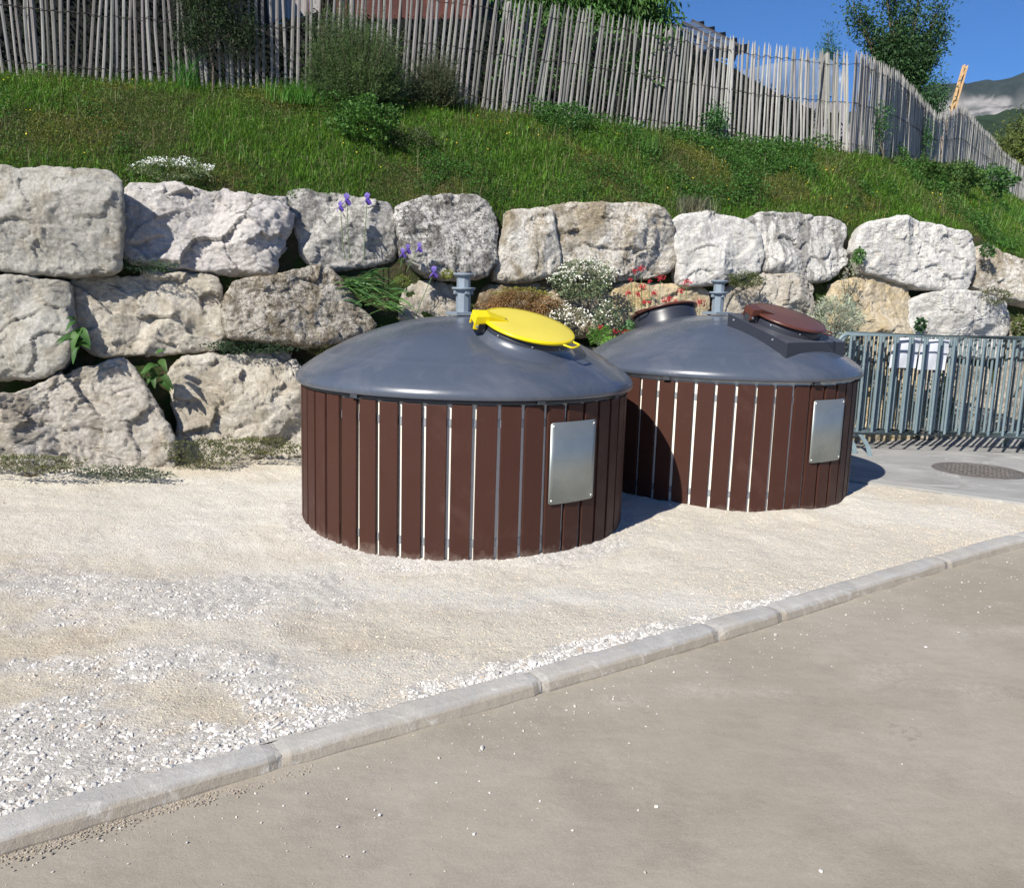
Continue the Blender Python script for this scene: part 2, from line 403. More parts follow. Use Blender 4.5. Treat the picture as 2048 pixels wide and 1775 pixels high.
# kerb: precast stones end to end with mortar joints ------------------------------
m = NT('kerb_concrete')
geo = m.n('ShaderNodeNewGeometry'); sep = m.n('ShaderNodeSeparateXYZ'); m.l(geo.outputs['Position'], sep.inputs[0])
c = m.mix(m.ramp(m.noise(3, 6, .6, dist=.5), .35, .65), (.32, .31, .295), (.43, .42, .40))
c = m.mix(m.ramp(m.math('ADD', sep.outputs[2], m.math('MULTIPLY', m.math('SUBTRACT', m.noise(9, 6, .65), .5), .05)), .0, .012, (1, 1, 1, 1), (0, 0, 0, 1)), c, c)
dust = m.ramp(m.math('ADD', m.math('MULTIPLY', sep.outputs[2], -22.), m.noise(7, 7, .7)), .70, 1.05)
c = m.mix(dust, c, (.335, .29, .232))
c = m.mix(m.math('MULTIPLY', m.ramp(m.noise(2.1, 7, .7, dist=.7), .42, .60), .55), c, (.40, .36, .30))
c = m.mix(m.math('MULTIPLY', m.ramp(m.noise(5, 8, .75, dist=1.2, sc3=(1, 3, 1)), .56, .64), .6), c, (.56, .54, .50))
c = m.mix(m.math('MULTIPLY', m.ramp(m.noise(22, 8, .8, dist=2), .60, .64), .5), c, (.17, .17, .17))
c = m.mix(1., c, m.ramp(m.noise(200, 3, .7), .3, .7, (.90, .90, .90, 1), (1.08, 1.08, 1.08, 1)), 'MULTIPLY')
nn = m.bump(m.noise(180, 4, .7), .0012); nn = m.bump(m.noise(18, 7, .7), .006, .8, nn)
m_kerb = m.fin(c, .85, nn, spec=.3)
m_mortar = simple('mortar', (.33, .31, .28), .95, bump=.004, bs=90)
seg = np.linalg.norm(np.diff(KL, axis=0), axis=1); cs = np.concatenate([[0], np.cumsum(seg)])
def kpos(s): return A([np.interp(s, cs, KL[:, 0]), np.interp(s, cs, KL[:, 1])])
def kframe(s):
    d = kpos(s+.05)-kpos(s-.05); d /= np.linalg.norm(d); return kpos(s), d, A([-d[1], d[0]])
def s_at(px, py):
    p = on_z(px, py, -.06)[:2]; ss = np.linspace(8, cs[-1]-8, 4000); q = np.stack([np.interp(ss, cs, KL[:, 0]), np.interp(ss, cs, KL[:, 1])], -1)
    return ss[np.argmin(np.linalg.norm(q-p, axis=1))]
joints = [s_at(556, 1536), s_at(1079, 1386), s_at(1440, 1284), s_at(1560, 1243), s_at(1900, 1141)]
jl = [joints[0]-.99*k for k in range(12, 0, -1)]+joints+[joints[-1]+.99*k for k in range(1, 12)]
prof = [(.0, -.16), (-.004, -.05), (.004, -.022), (.014, -.008), (.030, -.001), (.06, .002), (.095, .001), (KW, -.003), (KW, -.16)]
kbm = MB(); mor = MB()
for a, b in zip(jl[:-1], jl[1:]):
    n = max(6, int((b-a)/.03)); ss = np.linspace(a+.007, b-.007, n); V = []
    for i, s in enumerate(ss):
        p, d, nv = kframe(s)
        e = min(i, n-1-i); ins = .006 if e == 0 else 0.
        for (u, z) in prof:
            wob = .0022*float(vn(A([s*3., u*20, z*20]), 3))+.0018*float(vn(A([s*17., u*20, z*20]), 8))
            q = p+nv*(u+(ins if u < .03 else 0)+wob*(1 if u < .1 else 0)); V.append([q[0], q[1], z-(ins*.7 if z > -.03 else 0)+wob])
    m_ = len(prof); F = [[i*m_+j, (i+1)*m_+j, (i+1)*m_+j+1, i*m_+j+1] for i in range(n-1) for j in range(m_-1)]
    kbm.add(V, F); kbm.add(V[:m_], [list(range(m_))]); kbm.add(V[-m_:], [list(range(m_))[::-1]])
for s in jl:
    p, d, nv = kframe(s); V = []
    for ds in (-.009, .009):
        q0 = p+d*ds
        for (u, z) in [(.003, -.16), (.001, -.05), (.012, -.016), (.035, -.006), (.08, -.004), (KW-.003, -.008), (KW-.003, -.16)]:
            q = q0+nv*(u+.004*float(vn(A([s*9, u*60, ds*90])))); V.append([q[0], q[1], z])
    mor.add(V, [[i, i+1, i+8, i+7] for i in range(6)])
kb_o = kbm.build('kerb', m_kerb, smooth=False); tag(kb_o, kind='structure')
mo = mor.build('mortar_joint', m_mortar, kb_o)

# gravel ground ----------------------------------------------------------------
m = NT('gravel_ground')
at = m.n('ShaderNodeAttribute', attribute_name='Col')
sepc = m.n('ShaderNodeSeparateColor'); m.l(at.outputs['Color'], sepc.inputs[0])      # R: loose white gravel, G: paler crushed fines
sand = m.mix(m.ramp(m.noise(1.3, 6, .6, dist=.5), .34, .66), (.525, .460, .355), (.640, .585, .480))
sand = m.mix(m.math('MULTIPLY', m.ramp(m.noise(2.4, 6, .6), .55, .7), .5), sand, (.52, .42, .31))
sand = m.mix(sepc.outputs[1], sand, (.675, .650, .585))
cell = m.vor(95, out='Color'); cell2 = m.vor(42, out='Color')
wht = m.mix(m.ramp(m.noise(30, 6, .8), .35, .65), (.50, .475, .435), (.66, .635, .60))
c = m.mix(sepc.outputs[0], sand, wht)
c = m.mix(.8, c, m.mix(1., c, m.ramp(m.noise(85, 6, .85), .36, .62, (.72, .70, .68, 1), (1.16, 1.16, 1.16, 1)), 'MULTIPLY'))
c = m.mix(1., c, m.ramp(m.noise(300, 2, .6), .3, .7, (.90, .90, .90, 1), (1.08, 1.08, 1.08, 1)), 'MULTIPLY')
dd = m.vor(95); d2 = m.vor(42); d3 = m.vor(210)
gate = m.ramp(m.noise(14, 5, .7), .38, .62)
nn = m.bump(m.noise(330, 4, .8), .0035, .9); nn = m.bump(m.math('MULTIPLY', dd, gate), .0065, .8, nn); nn = m.bump(m.noise(38, 7, .75), .012, .7, nn)
m_grav = m.fin(c, .95, nn, spec=.15)
sx, sy = .016, .016
gx = np.arange(-5.4, 7.6, sx); tt = np.arange(0, 9.2, sy)
X, T = np.meshgrid(gx, tt); Yg = kerb_y(X)+.105+T*1.0
Yg = np.minimum(Yg, W0+WS*X+.5)
keep = (Yg < 10.6)
Zg = ground_h(X, Yg)
cm = coarse(X, Yg)
Zg = Zg+(.004+.008*cm)*np.abs(fbm(p3(X, Yg)*28, 61, 2))*sstep(.0, .05, T)
d1 = np.hypot(X-C1[0], Yg-C1[1])-R_BIN
pale = np.clip(sstep(1.9, .2, d1)*.55+.5*sstep(.1, .5, fbm(p3(X, Yg)*.8, 71, 3))+.35*sstep(.4, 2.4, X), 0, 1)
Cg = np.stack([cm*.85, pale, cm*0], -1).reshape(-1, 3)
Fg = grid_faces(*X.shape); Vg = np.stack([X, Yg, Zg], -1).reshape(-1, 3)
cen = Vg[Fg].mean(1); ar = np.abs((Vg[Fg[:, 2]]-Vg[Fg[:, 0]])[:, 1])
Fg = Fg[(ar > 1e-4) & (slab_d(cen[:, 0], cen[:, 1]) < .12)]
tag(mk('gravel', Vg, Fg, m_grav, smooth=True, cols=Cg), kind='structure')

# loose stones --------------------------------------------------------------------
phi = (1+5**.5)/2
ICO = A([[-1, phi, 0], [1, phi, 0], [-1, -phi, 0], [1, -phi, 0], [0, -1, phi], [0, 1, phi], [0, -1, -phi], [0, 1, -phi], [phi, 0, -1], [phi, 0, 1], [-phi, 0, -1], [-phi, 0, 1]])/1.902
ICF = A([[0, 11, 5], [0, 5, 1], [0, 1, 7], [0, 7, 10], [0, 10, 11], [1, 5, 9], [5, 11, 4], [11, 10, 2], [10, 7, 6], [7, 1, 8], [3, 9, 4], [3, 4, 2], [3, 2, 6], [3, 6, 8], [3, 8, 9], [4, 9, 5], [2, 4, 11], [6, 2, 10], [8, 6, 7], [9, 8, 1]])
def stones(P, size, cols, flat=.7, rough=.32):
    n = len(P)
    V = ICO[None]*(1+rng.uniform(-rough, rough, (n, 12, 1)))
    V = V*rng.uniform(.6, 1.15, (n, 1, 3))*A([1, 1, flat])
    a = rng.uniform(0, 6.28, n); b = rng.uniform(-.5, .5, n); ca, sa, cb, sb = np.cos(a), np.sin(a), np.cos(b), np.sin(b)
    x = V[..., 0]*cb[:, None]+V[..., 2]*sb[:, None]; z = -V[..., 0]*sb[:, None]+V[..., 2]*cb[:, None]; y = V[..., 1]
    V = np.stack([x*ca[:, None]-y*sa[:, None], x*sa[:, None]+y*ca[:, None], z], -1)*size[:, None, None]
    V = V+P[:, None]+np.stack([size*0, size*0, size*.25], -1)[:, None]
    F = (ICF[None]+(np.arange(n)*12)[:, None, None]).reshape(-1, 3)
    return V.reshape(-1, 3), F, np.repeat(cols, 12, 0)
m = NT('loose_stone'); at = m.n('ShaderNodeAttribute', attribute_name='Col')
m_stone = m.fin(m.mix(1., at.outputs['Color'], m.ramp(m.noise(120, 4), .3, .7, (.85, .85, .85, 1), (1.1, 1.1, 1.1, 1)), 'MULTIPLY'), .92, spec=.15)
def scol(n, white):
    a = A([.61, .59, .56]); b = A([.58, .49, .38]); c = A([.42, .36, .30])
    w_ = np.clip(white+rng.uniform(-.35, .35, n), 0, 1)[:, None]
    k = a*w_+b*(1-w_); d = (rng.random(n) < .06)[:, None]
    return np.clip(np.where(d, c, k)*rng.uniform(.72, 1.15, (n, 1)), 0, .82)
N = 330000
px_ = rng.uniform(-3.9, 4.4, N); ty = rng.random(N)**1.35
ymax = W0+WS*px_+.05; py_ = kerb_y(px_)+KW+.012+ty*(ymax-kerb_y(px_)-KW)
ok = (np.hypot(px_-C1[0], py_-C1[1]) > R_BIN+.004) & (np.hypot(px_-C2[0], py_-C2[1]) > R_BIN+.004) & (slab_d(px_, py_) < -.02)
cmv = coarse(px_, py_); ok &= (rng.random(N) < (.17+.72*cmv)*(.55+.9*np.clip(.5+fbm(p3(px_, py_)*2.5, 77, 3), 0, 1)))
ok &= np.abs(px_) < py_*.66+.4
px_, py_, cmv = px_[ok], py_[ok], cmv[ok]
ks = kerb_side(px_, py_)-KW
big = cmv*sstep(6.2, 3.2, py_)
size = .0026+.0034*rng.random(len(px_))**2+(.0090*rng.random(len(px_))**3.2)*big
size = np.where(rng.random(len(px_)) < .004, size*1.9, size)
V, F, Cc = stones(np.stack([px_, py_, ground_h(px_, py_)], -1), size, scol(len(px_), cmv))
tag(mk('loose_gravel', V, F, m_stone, cols=Cc), 'loose pale limestone chippings scattered over the sandy forecourt', 'gravel', kind='stuff')
# crumbs on the road
N = 1000; a = rng.uniform(s_at(0, 1700)-1, s_at(2048, 1096), N); off = rng.exponential(.35, N)
P = []
for s, o_ in zip(a, off):
    p, d, nv = kframe(s); q = p-nv*(o_+.01); P.append([q[0], q[1], -.060])
P = A(P); sz = .0018+.0035*rng.random(N)**3; sz = np.where(rng.random(N) < .035, sz*1.7+.002, sz)
# darker crumbs gathered along the kerb foot at the left
N2 = 900; a = rng.uniform(s_at(0, 1700)-.2, s_at(620, 1525), N2)
P2 = []
for s in a:
    p, d, nv = kframe(s); q = p-nv*abs(rng.normal(.02, .022)); P2.append([q[0], q[1], -.058])
Pa = np.concatenate([P, A(P2)]); sa = np.concatenate([sz, .0022+.003*rng.random(N2)])
ca = np.concatenate([scol(N, .8), scol(N2, .1)*.62])
V, F, Cc = stones(Pa, sa, ca); tag(mk('road_grit', V, F, m_stone, cols=Cc), 'scattered white chips and grit lying on the dusty road', 'grit', kind='stuff')

# concrete slab under the barriers, with its pale front band --------------------------
m = NT('slab_concrete')
c = m.mix(m.ramp(m.noise(1.2, 6, .6, dist=.6), .35, .65), (.25, .245, .235), (.36, .355, .34))
c = m.mix(m.math('MULTIPLY', m.ramp(m.noise(2.2, 7, .7, dist=1., sc3=(1, 2, 1)), .53, .62), .6), c, (.47, .46, .44))
c = m.mix(1., c, m.ramp(m.noise(150, 3, .7), .3, .7, (.88, .88, .88, 1), (1.1, 1.1, 1.1, 1)), 'MULTIPLY')
m_slab = m.fin(c, .9, m.bump(m.noise(90, 4, .7), .003), spec=.2)
b = MB(); sp = A(SLAB); b.prism(sp, -.12, .012); tag(b.build('pavement', m_slab), kind='structure')
d = A([3.95-2.72, 6.50-7.30]); d /= np.linalg.norm(d); nv = A([-d[1], d[0]])
b = MB(); p0 = A([2.80, 7.25]); p1 = p0+d*6
b.prism([p0-nv*.0, p1-nv*.0, p1+nv*.16, p0+nv*.16], .008, .017)
m_band = simple('band_concrete', (.33, .325, .31), .9, bump=.003, var=.1, sc=4)
tag(b.build('pavement_edge', m_band), kind='structure')

# bank of earth behind the boulders and the grassy slope ---------------------------------
m = NT('earth')
c = m.mix(m.ramp(m.noise(3, 6, .65), .35, .65), (.055, .045, .03), (.12, .095, .06))
c = m.mix(m.ramp(m.noise(5, 6, .7), .38, .55), c, (.035, .06, .016))
m_earth = m.fin(c, .98, m.bump(m.noise(20, 7, .7), .05), spec=.1)
VV = np.linspace(0, 1, 40); XX, Q = np.meshgrid(XS, VV); S = slope_pt(XX, Q)
und = np.stack([BP-A([0, .02, .3]), BP*A([1, 1, 0])+A([0, 0, -.2])-A([0, .44, 0])], 0); rows = [und[1], und[0]]
beh = [TP+A([0, d_, .10*d_]) for d_ in (1.2, 3, 8, 20)]
allr = np.concatenate([A(rows), S, A(beh)])
tag(mk('hillside', allr.reshape(-1, 3), grid_faces(allr.shape[0], allr.shape[1]), m_earth, smooth=True), kind='structure')

# hills on the horizon ---------------------------------------------------------------------
m = NT('far_mountain')
at = m.n('ShaderNodeAttribute', attribute_name='Col')
c = m.mix(1., at.outputs['Color'], m.ramp(m.noise(.06, 8, .7), .3, .7, (.6, .6, .6, 1), (1.35, 1.35, 1.35, 1)), 'MULTIPLY')
m_mtn = m.fin(c, .95, spec=.1)
ridge = crv([(900, 330), (1300, 290), (1600, 250), (1800, 205), (1830, 192), (1850, 175), (1900, 166), (1990, 158), (2048, 152), (2200, 146), (2500, 150), (3200, 170)])
mx = np.arange(900, 3201, 6.); mt = np.linspace(0, 1, 120); Xm, Tm = np.meshgrid(mx, mt)
rp = A([on_y(x, float(ridge(x)), 1200) for x in mx]); lo = A([on_y(x, 560, 750) for x in mx]); lo[:, 2] = -.6
Pm = lo[None]+(rp-lo)[None]*Tm[..., None]
cl = Tm+.05*fbm(Pm*.012, 5, 3)                                   # steep limestone cliffs in two bands
Pm[..., 2] = lo[:, 2]+(rp[:, 2]-lo[:, 2])*np.interp(cl*(1/(1.0+.0*cl)), [-.2, 0, .6, .80, .84, .90, .93, 1, 1.2], [-.05, 0, .42, .66, .80, .86, .96, 1, 1.0])
Pm[..., :2] += (fbm(Pm*.008, 3, 5)[..., None])*A([0, 30.])*np.clip(1-Tm, 0, 1)[..., None]
Pm[..., 2] += 5*fbm(Pm*.02, 11, 4)*(Tm < .985)
hh = (Pm[..., 2]-lo[:, 2])/(rp[:, 2]-lo[:, 2])
rk = sstep(.745, .775, hh+.02*fbm(Pm*.024, 21, 4))*sstep(.915, .88, hh+.03*fbm(Pm*.02, 22, 3))*(.25+.75*sstep(-.5, .3, fbm(Pm*A([.03, .03, .10]), 23, 5)))
cf = A([.022, .032, .028]); cr_ = A([.25, .235, .225]); cg = A([.05, .09, .03])
Cm = cf+(cg-cf)*sstep(.60, .50, hh)[..., None]; Cm = Cm+(cr_-Cm)*rk[..., None]
tag(mk('mountain', Pm.reshape(-1, 3), grid_faces(*Xm.shape), m_mtn, smooth=True, cols=Cm.reshape(-1, 3)), kind='structure')
hx = np.arange(1700, 3001, 6.); ht = np.linspace(0, 1, 50); Xh, Th = np.meshgrid(hx, ht)
rd = crv([(1700, 420), (1830, 330), (1900, 262), (1940, 236), (1960, 230), (2010, 224), (2048, 220), (2300, 215), (3000, 260)])
rp = A([on_y(x, float(rd(x)), 420) for x in hx]); lo = A([on_y(x, 600, 180) for x in hx]); lo[:, 2] = -.6
Ph = lo[None]+(rp-lo)[None]*Th[..., None]; Ph[..., 2] += 2.2*fbm(Ph*.09, 4, 4)*np.clip(Th*3, 0, 1)
Ch = A([.022, .040, .018])*(1+.35*fbm(Ph*.06, 9, 4))[..., None]
tag(mk('hill', Ph.reshape(-1, 3), grid_faces(*Xh.shape), m_mtn, smooth=True, cols=np.clip(Ch, .01, 1).reshape(-1, 3)), kind='structure')

# ================================================================== THE BOULDER WALL
c4 = lambda s: [(u/2.6888, 300+v/2.6888) for u, v in s]
c5 = lambda s: [(560+u/3.0118, 350+v/3.0118) for u, v in s]
c6 = lambda s: [(1200+u/2.4151, 380+v/2.4151) for u, v in s]
GREY = dict(base=(.44, .425, .385), tint=(.56, .54, .50), stain=(.23, .215, .18), s_amt=.5, s_sc=2.5, warm=(.42, .33, .20), w_amt=.45)
PINK = dict(base=(.56, .525, .51), tint=(.66, .635, .615), stain=(.36, .335, .31), s_amt=.4, s_sc=3)
LICH = dict(base=(.50, .48, .45), tint=(.64, .62, .59), stain=(.15, .145, .135), s_amt=.7, s_sc=3.0, spk=.85)
DARK = dict(base=(.54, .52, .49), tint=(.68, .66, .63), stain=(.075, .07, .06), s_amt=.65, s_sc=5.5, pit=.012, spk=1.)
CREAM = dict(base=(.60, .57, .52), tint=(.70, .68, .64), stain=(.22, .18, .12), s_amt=.6, s_sc=3.2, warm=(.45, .36, .24), w_amt=.75, pit=.006, spk=.75)
WHITE = dict(base=(.66, .64, .61), tint=(.74, .73, .705), stain=(.42, .40, .36), s_amt=.4, s_sc=4, spk=.5)
STREAK = dict(base=(.66, .635, .60), tint=(.74, .72, .69), stain=(.16, .155, .145), s_amt=.7, s_sc=3.5, streak=True)
BEIGE = dict(base=(.54, .50, .425), tint=(.62, .585, .53), stain=(.30, .265, .21), s_amt=.5, s_sc=2.5, warm=(.46, .37, .24), w_amt=.5)
TAN = dict(base=(.47, .43, .37), tint=(.56, .53, .475), stain=(.26, .225, .175), s_amt=.6, s_sc=3.5, warm=(.42, .32, .20), w_amt=.4)
PITTED = dict(base=(.50, .46, .40), tint=(.64, .61, .56), stain=(.12, .095, .06), s_amt=.6, s_sc=9, warm=(.40, .30, .17), w_amt=.7, pit=.02, spk=.9)
GOLD = dict(base=(.60, .50, .34), tint=(.66, .59, .47), stain=(.40, .30, .16), s_amt=.5, s_sc=4, warm=(.55, .38, .13), w_amt=.6)
MOSSY = dict(base=(.40, .35, .26), tint=(.50, .46, .38), stain=(.12, .08, .04), s_amt=.8, s_sc=5, warm=(.20, .12, .055), w_amt=.9)
ROCKM = {}
# outline in photo pixels, setback from the wall face, facet strength, roughness, material, label
ROCKS = [
 ('A1', c4([(-400, 60), (0, 55), (150, 70), (330, 85), (480, 105), (560, 110), (620, 140), (660, 182), (663, 240), (655, 330), (652, 420), (650, 530), (642, 600), (585, 637), (450, 637), (250, 642), (100, 632), (0, 617), (-300, 600), (-430, 400)]), -.16, .8, .8, GREY,
  'huge smooth grey boulder with a pale vein at the left end of the top course'),
 ('A2', c4([(667, 185), (700, 152), (800, 145), (930, 155), (1060, 180), (1150, 200), (1280, 210), (1400, 235), (1500, 240), (1540, 235), (1562, 300), (1575, 380), (1570, 430), (1545, 470), (1520, 520), (1500, 570), (1490, 625), (1465, 662), (1400, 657), (1250, 632), (1100, 622), (950, 610), (880, 592), (750, 582), (700, 577), (668, 540), (657, 450), (662, 330)]), .02, 1.5, 1.2, PINK,
  'long pinkish white split boulder below the mound of white flowers'),
 ('A3', c5([(50, 95), (80, 70), (120, 58), (180, 60), (240, 85), (300, 100), (420, 110), (500, 130), (560, 150), (600, 155), (650, 160), (680, 190), (690, 240), (710, 300), (717, 400), (722, 470), (700, 500), (600, 512), (500, 522), (400, 532), (330, 538), (250, 542), (200, 530), (170, 500), (148, 470), (130, 420), (115, 350), (95, 280), (78, 200)]), .10, .8, 1., LICH,
  'grey lichened boulder behind the upper purple irises'),
 ('A4', c5([(716, 190), (760, 150), (830, 120), (900, 105), (1000, 95), (1060, 88), (1120, 92), (1200, 100), (1250, 130), (1290, 170), (1312, 230), (1328, 290), (1332, 340), (1328, 400), (1323, 450), (1325, 500), (1290, 552), (1250, 592), (1190, 605), (1120, 595), (1000, 592), (930, 575), (880, 562), (830, 530), (800, 500), (760, 450), (735, 380), (720, 300), (712, 240)]), -.02, .7, 1., DARK,
  'rounded boulder blotched black with lichen above the near bin\'s lifting post'),
 ('A5', c5([(1383, 212), (1420, 198), (1500, 200), (1560, 185), (1600, 185), (1640, 210), (1652, 250), (1667, 330), (1682, 400), (1702, 480), (1702, 520), (1690, 582), (1600, 612), (1500, 632), (1400, 627), (1320, 612), (1308, 560), (1325, 500), (1332, 450), (1350, 390), (1370, 310), (1376, 260)]), .06, .8, .7, CREAM,
  'narrow upright cream boulder with a brown patch, right of the black lichened one'),
 ('A6', [(1110, 405), (1150, 398), (1200, 402), (1225, 405), (1270, 402), (1310, 408), (1340, 425), (1358, 455), (1367, 490), (1366, 520), (1350, 536), (1320, 546), (1280, 553), (1240, 554), (1190, 552), (1160, 548), (1138, 532), (1124, 500), (1116, 470), (1109, 440)], .0, .8, 1., CREAM,
  'wide cream boulder stained brown and black above the white flowering cushion'),
 ('A7', c6([(387, 132), (420, 105), (500, 95), (560, 88), (620, 105), (680, 120), (735, 135), (775, 150), (802, 190), (817, 240), (821, 300), (822, 350), (815, 380), (760, 402), (680, 422), (600, 432), (520, 442), (460, 447), (430, 440), (415, 400), (408, 320), (398, 240), (388, 180)]), -.03, .9, .8, WHITE,
  'clean white squarish boulder directly above the far bin\'s lifting post'),
 ('A8', c6([(742, 126), (800, 100), (870, 88), (940, 95), (1000, 95), (1060, 105), (1150, 115), (1200, 135), (1228, 160), (1228, 200), (1218, 250), (1232, 290), (1236, 330), (1220, 362), (1180, 402), (1120, 425), (1060, 420), (1000, 398), (900, 392), (830, 382), (823, 330), (817, 240), (802, 190), (775, 155)]), .02, 1.1, .9, STREAK,
  'white boulder with black streaks down its face, right of the clean white one'),
 ('A9', c6([(1310, 165), (1350, 140), (1420, 125), (1520, 122), (1600, 135), (1680, 155), (1760, 175), (1820, 182), (1852, 215), (1860, 280), (1857, 350), (1845, 420), (1820, 472), (1770, 477), (1680, 467), (1600, 452), (1500, 432), (1400, 402), (1340, 382), (1318, 350), (1298, 300), (1280, 270), (1288, 210)]), -.06, .9, .9, WHITE,
  'big white boulder high above the barriers, last large one before the frame edge'),
 ('A10', c6([(1880, 262), (1930, 250), (1970, 275), (2010, 300), (2048, 320), (2150, 350), (2230, 480), (2200, 570), (2048, 532), (1990, 507), (1900, 482), (1852, 452), (1850, 380), (1855, 310)]), .04, .9, .9, CREAM,
  'cream boulder at the far right end of the top course, cut by the frame'),
 ('B1', c4([(-420, 660), (0, 660), (80, 665), (160, 670), (220, 685), (300, 690), (350, 710), (370, 760), (378, 840), (386, 920), (386, 980), (370, 1060), (350, 1120), (320, 1160), (240, 1207), (150, 1217), (0, 1212), (-380, 1190), (-450, 900)]), -.10, 1., 1., GREY,
  'rounded grey boulder at the left frame edge in the middle course'),
 ('B2', c4([(370, 680), (450, 660), (520, 650), (620, 655), (700, 648), (850, 650), (1000, 645), (1120, 648), (1165, 670), (1180, 720), (1184, 800), (1202, 850), (1213, 900), (1216, 980), (1200, 1047), (1130, 1062), (1000, 1077), (880, 1087), (760, 1092), (640, 1092), (540, 1097), (480, 1085), (430, 1040), (400, 980), (385, 900), (375, 820), (366, 740)]), .05, 1.3, 1., BEIGE,
  'beige block with a horizontal crack, between two broad leaved plants'),
 ('B3', [(450, 608), (456, 583), (468, 566), (491, 558), (520, 556), (550, 553), (573, 545), (595, 538), (620, 532), (643, 531), (660, 533), (676, 543), (693, 559), (706, 576), (719, 596), (736, 616), (750, 632), (758, 642), (748, 656), (722, 666), (693, 676), (660, 683), (625, 686), (593, 684), (560, 681), (520, 677), (484, 676), (461, 672), (452, 657), (450, 630)], -.10, .6, 1., PITTED,
  'brown pitted boulder left of the iris leaves'),
 ('B4', c5([(770, 650), (850, 625), (900, 620), (1060, 625), (1085, 660), (1090, 900), (1000, 1000), (760, 1000), (740, 760)]), .16, 1., 1., TAN,
  'tan boulder in leaf shadow directly behind the near bin\'s lifting post'),
 ('B5', c5([(1235, 700), (1285, 645), (1400, 640), (1500, 640), (1620, 625), (1750, 610), (1900, 640), (2000, 660), (2040, 720), (2040, 950), (1240, 1000), (1215, 830)]), .06, .7, .9, MOSSY,
  'boulder matted with dry brown moss behind the yellow lid'),
 ('B6', c6([(85, 447), (150, 440), (300, 445), (450, 450), (520, 460), (556, 482), (562, 600), (545, 760), (100, 780), (75, 620)]), .08, 1., .8, GOLD,
  'sandy yellow boulder behind the red valerian'),
 ('B7', c6([(590, 600), (598, 500), (640, 460), (700, 440), (790, 402), (900, 396), (1000, 395), (1047, 408), (1072, 450), (1076, 520), (1070, 760), (600, 780)]), .06, 1.1, .9, dict(TAN, base=(.54, .50, .44)),
  'pale boulder behind the brown hatch lid of the far bin'),
 ('B8', c6([(1165, 440), (1240, 420), (1320, 410), (1420, 415), (1490, 430), (1527, 480), (1538, 560), (1536, 665), (1520, 800), (1240, 810), (1160, 700)]), .05, 1., .9, dict(GOLD, base=(.54, .47, .36)),
  'ochre stained boulder behind the silver leaved bush, above the barrier rail'),
 ('B9', c6([(1543, 525), (1600, 492), (1700, 485), (1800, 490), (1900, 510), (1990, 535), (2024, 580), (2022, 690), (2000, 800), (1560, 800), (1537, 680)]), .0, 1.2, .9, dict(WHITE, s_amt=.6),
  'whitish boulder just above the barrier top rail at right'),
 ('B10', c6([(2036, 640), (2100, 615), (2250, 640), (2300, 700), (2280, 800), (2040, 800)]), .05, 1., .9, TAN,
  'tan boulder low at the right frame edge beyond the whitish one'),
 ('C1', c4([(-400, 1420), (-200, 1370), (0, 1320), (100, 1290), (200, 1240), (300, 1200), (400, 1170), (500, 1150), (570, 1120), (640, 1113), (690, 1135), (740, 1200), (800, 1300), (860, 1390), (905, 1480), (935, 1545), (940, 1640), (920, 1760), (700, 1815), (300, 1850), (0, 1840), (-400, 1800), (-450, 1600)]), -.17, 1.2, 1.1, dict(TAN, base=(.52, .485, .435), tint=(.62, .59, .54)),
  'large sloping chiselled boulder on the ground at the left, below the middle course'),
 ('C2', c4([(892, 1200), (920, 1150), (1000, 1100), (1100, 1090), (1200, 1100), (1300, 1080), (1450, 1072), (1560, 1090), (1597, 1150), (1650, 1230), (1720, 1330), (1730, 1500), (1700, 1700), (1500, 1770), (1100, 1770), (985, 1700), (945, 1560), (955, 1480), (930, 1400), (912, 1300), (900, 1250)]), .02, 1.1, 1., BEIGE,
  'beige split boulder on the ground, partly hidden by the near bin'),
 ('C3', [(712, 705), (800, 690), (980, 700), (1000, 800), (980, 960), (720, 960), (690, 820)], .1, 1., 1., TAN, 'tan boulder on the ground hidden behind the near bin'),
 ('C4', [(1012, 700), (1180, 690), (1290, 700), (1300, 850), (1280, 960), (1020, 960), (1005, 800)], .1, 1., 1., TAN, 'tan boulder on the ground between the two bins'),
 ('C5', [(1315, 700), (1500, 690), (1560, 720), (1565, 940), (1320, 940)], .1, 1., 1., TAN, 'tan boulder on the ground hidden behind the far bin'),
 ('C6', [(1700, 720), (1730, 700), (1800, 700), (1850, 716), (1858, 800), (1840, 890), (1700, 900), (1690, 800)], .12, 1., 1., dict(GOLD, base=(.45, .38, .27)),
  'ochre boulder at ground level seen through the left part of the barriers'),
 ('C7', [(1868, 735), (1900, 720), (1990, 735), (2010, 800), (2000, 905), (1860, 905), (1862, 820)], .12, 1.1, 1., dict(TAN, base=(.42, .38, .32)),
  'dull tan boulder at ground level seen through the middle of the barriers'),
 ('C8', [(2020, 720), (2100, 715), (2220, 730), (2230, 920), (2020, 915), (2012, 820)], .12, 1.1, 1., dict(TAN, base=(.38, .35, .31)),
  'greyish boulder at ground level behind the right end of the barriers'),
]
n_out = A([WS, -1, 0]); n_out = n_out/np.linalg.norm(n_out); s_ax = A([1, WS, 0])/math.hypot(1, WS)
n_wall = np.cross(s_ax, A([0, WB, 1.])); n_wall /= np.linalg.norm(n_wall)
if n_wall[1] > 0: n_wall = -n_wall
t_ax = np.cross(n_wall, s_ax); t_ax = t_ax if t_ax[2] > 0 else -t_ax
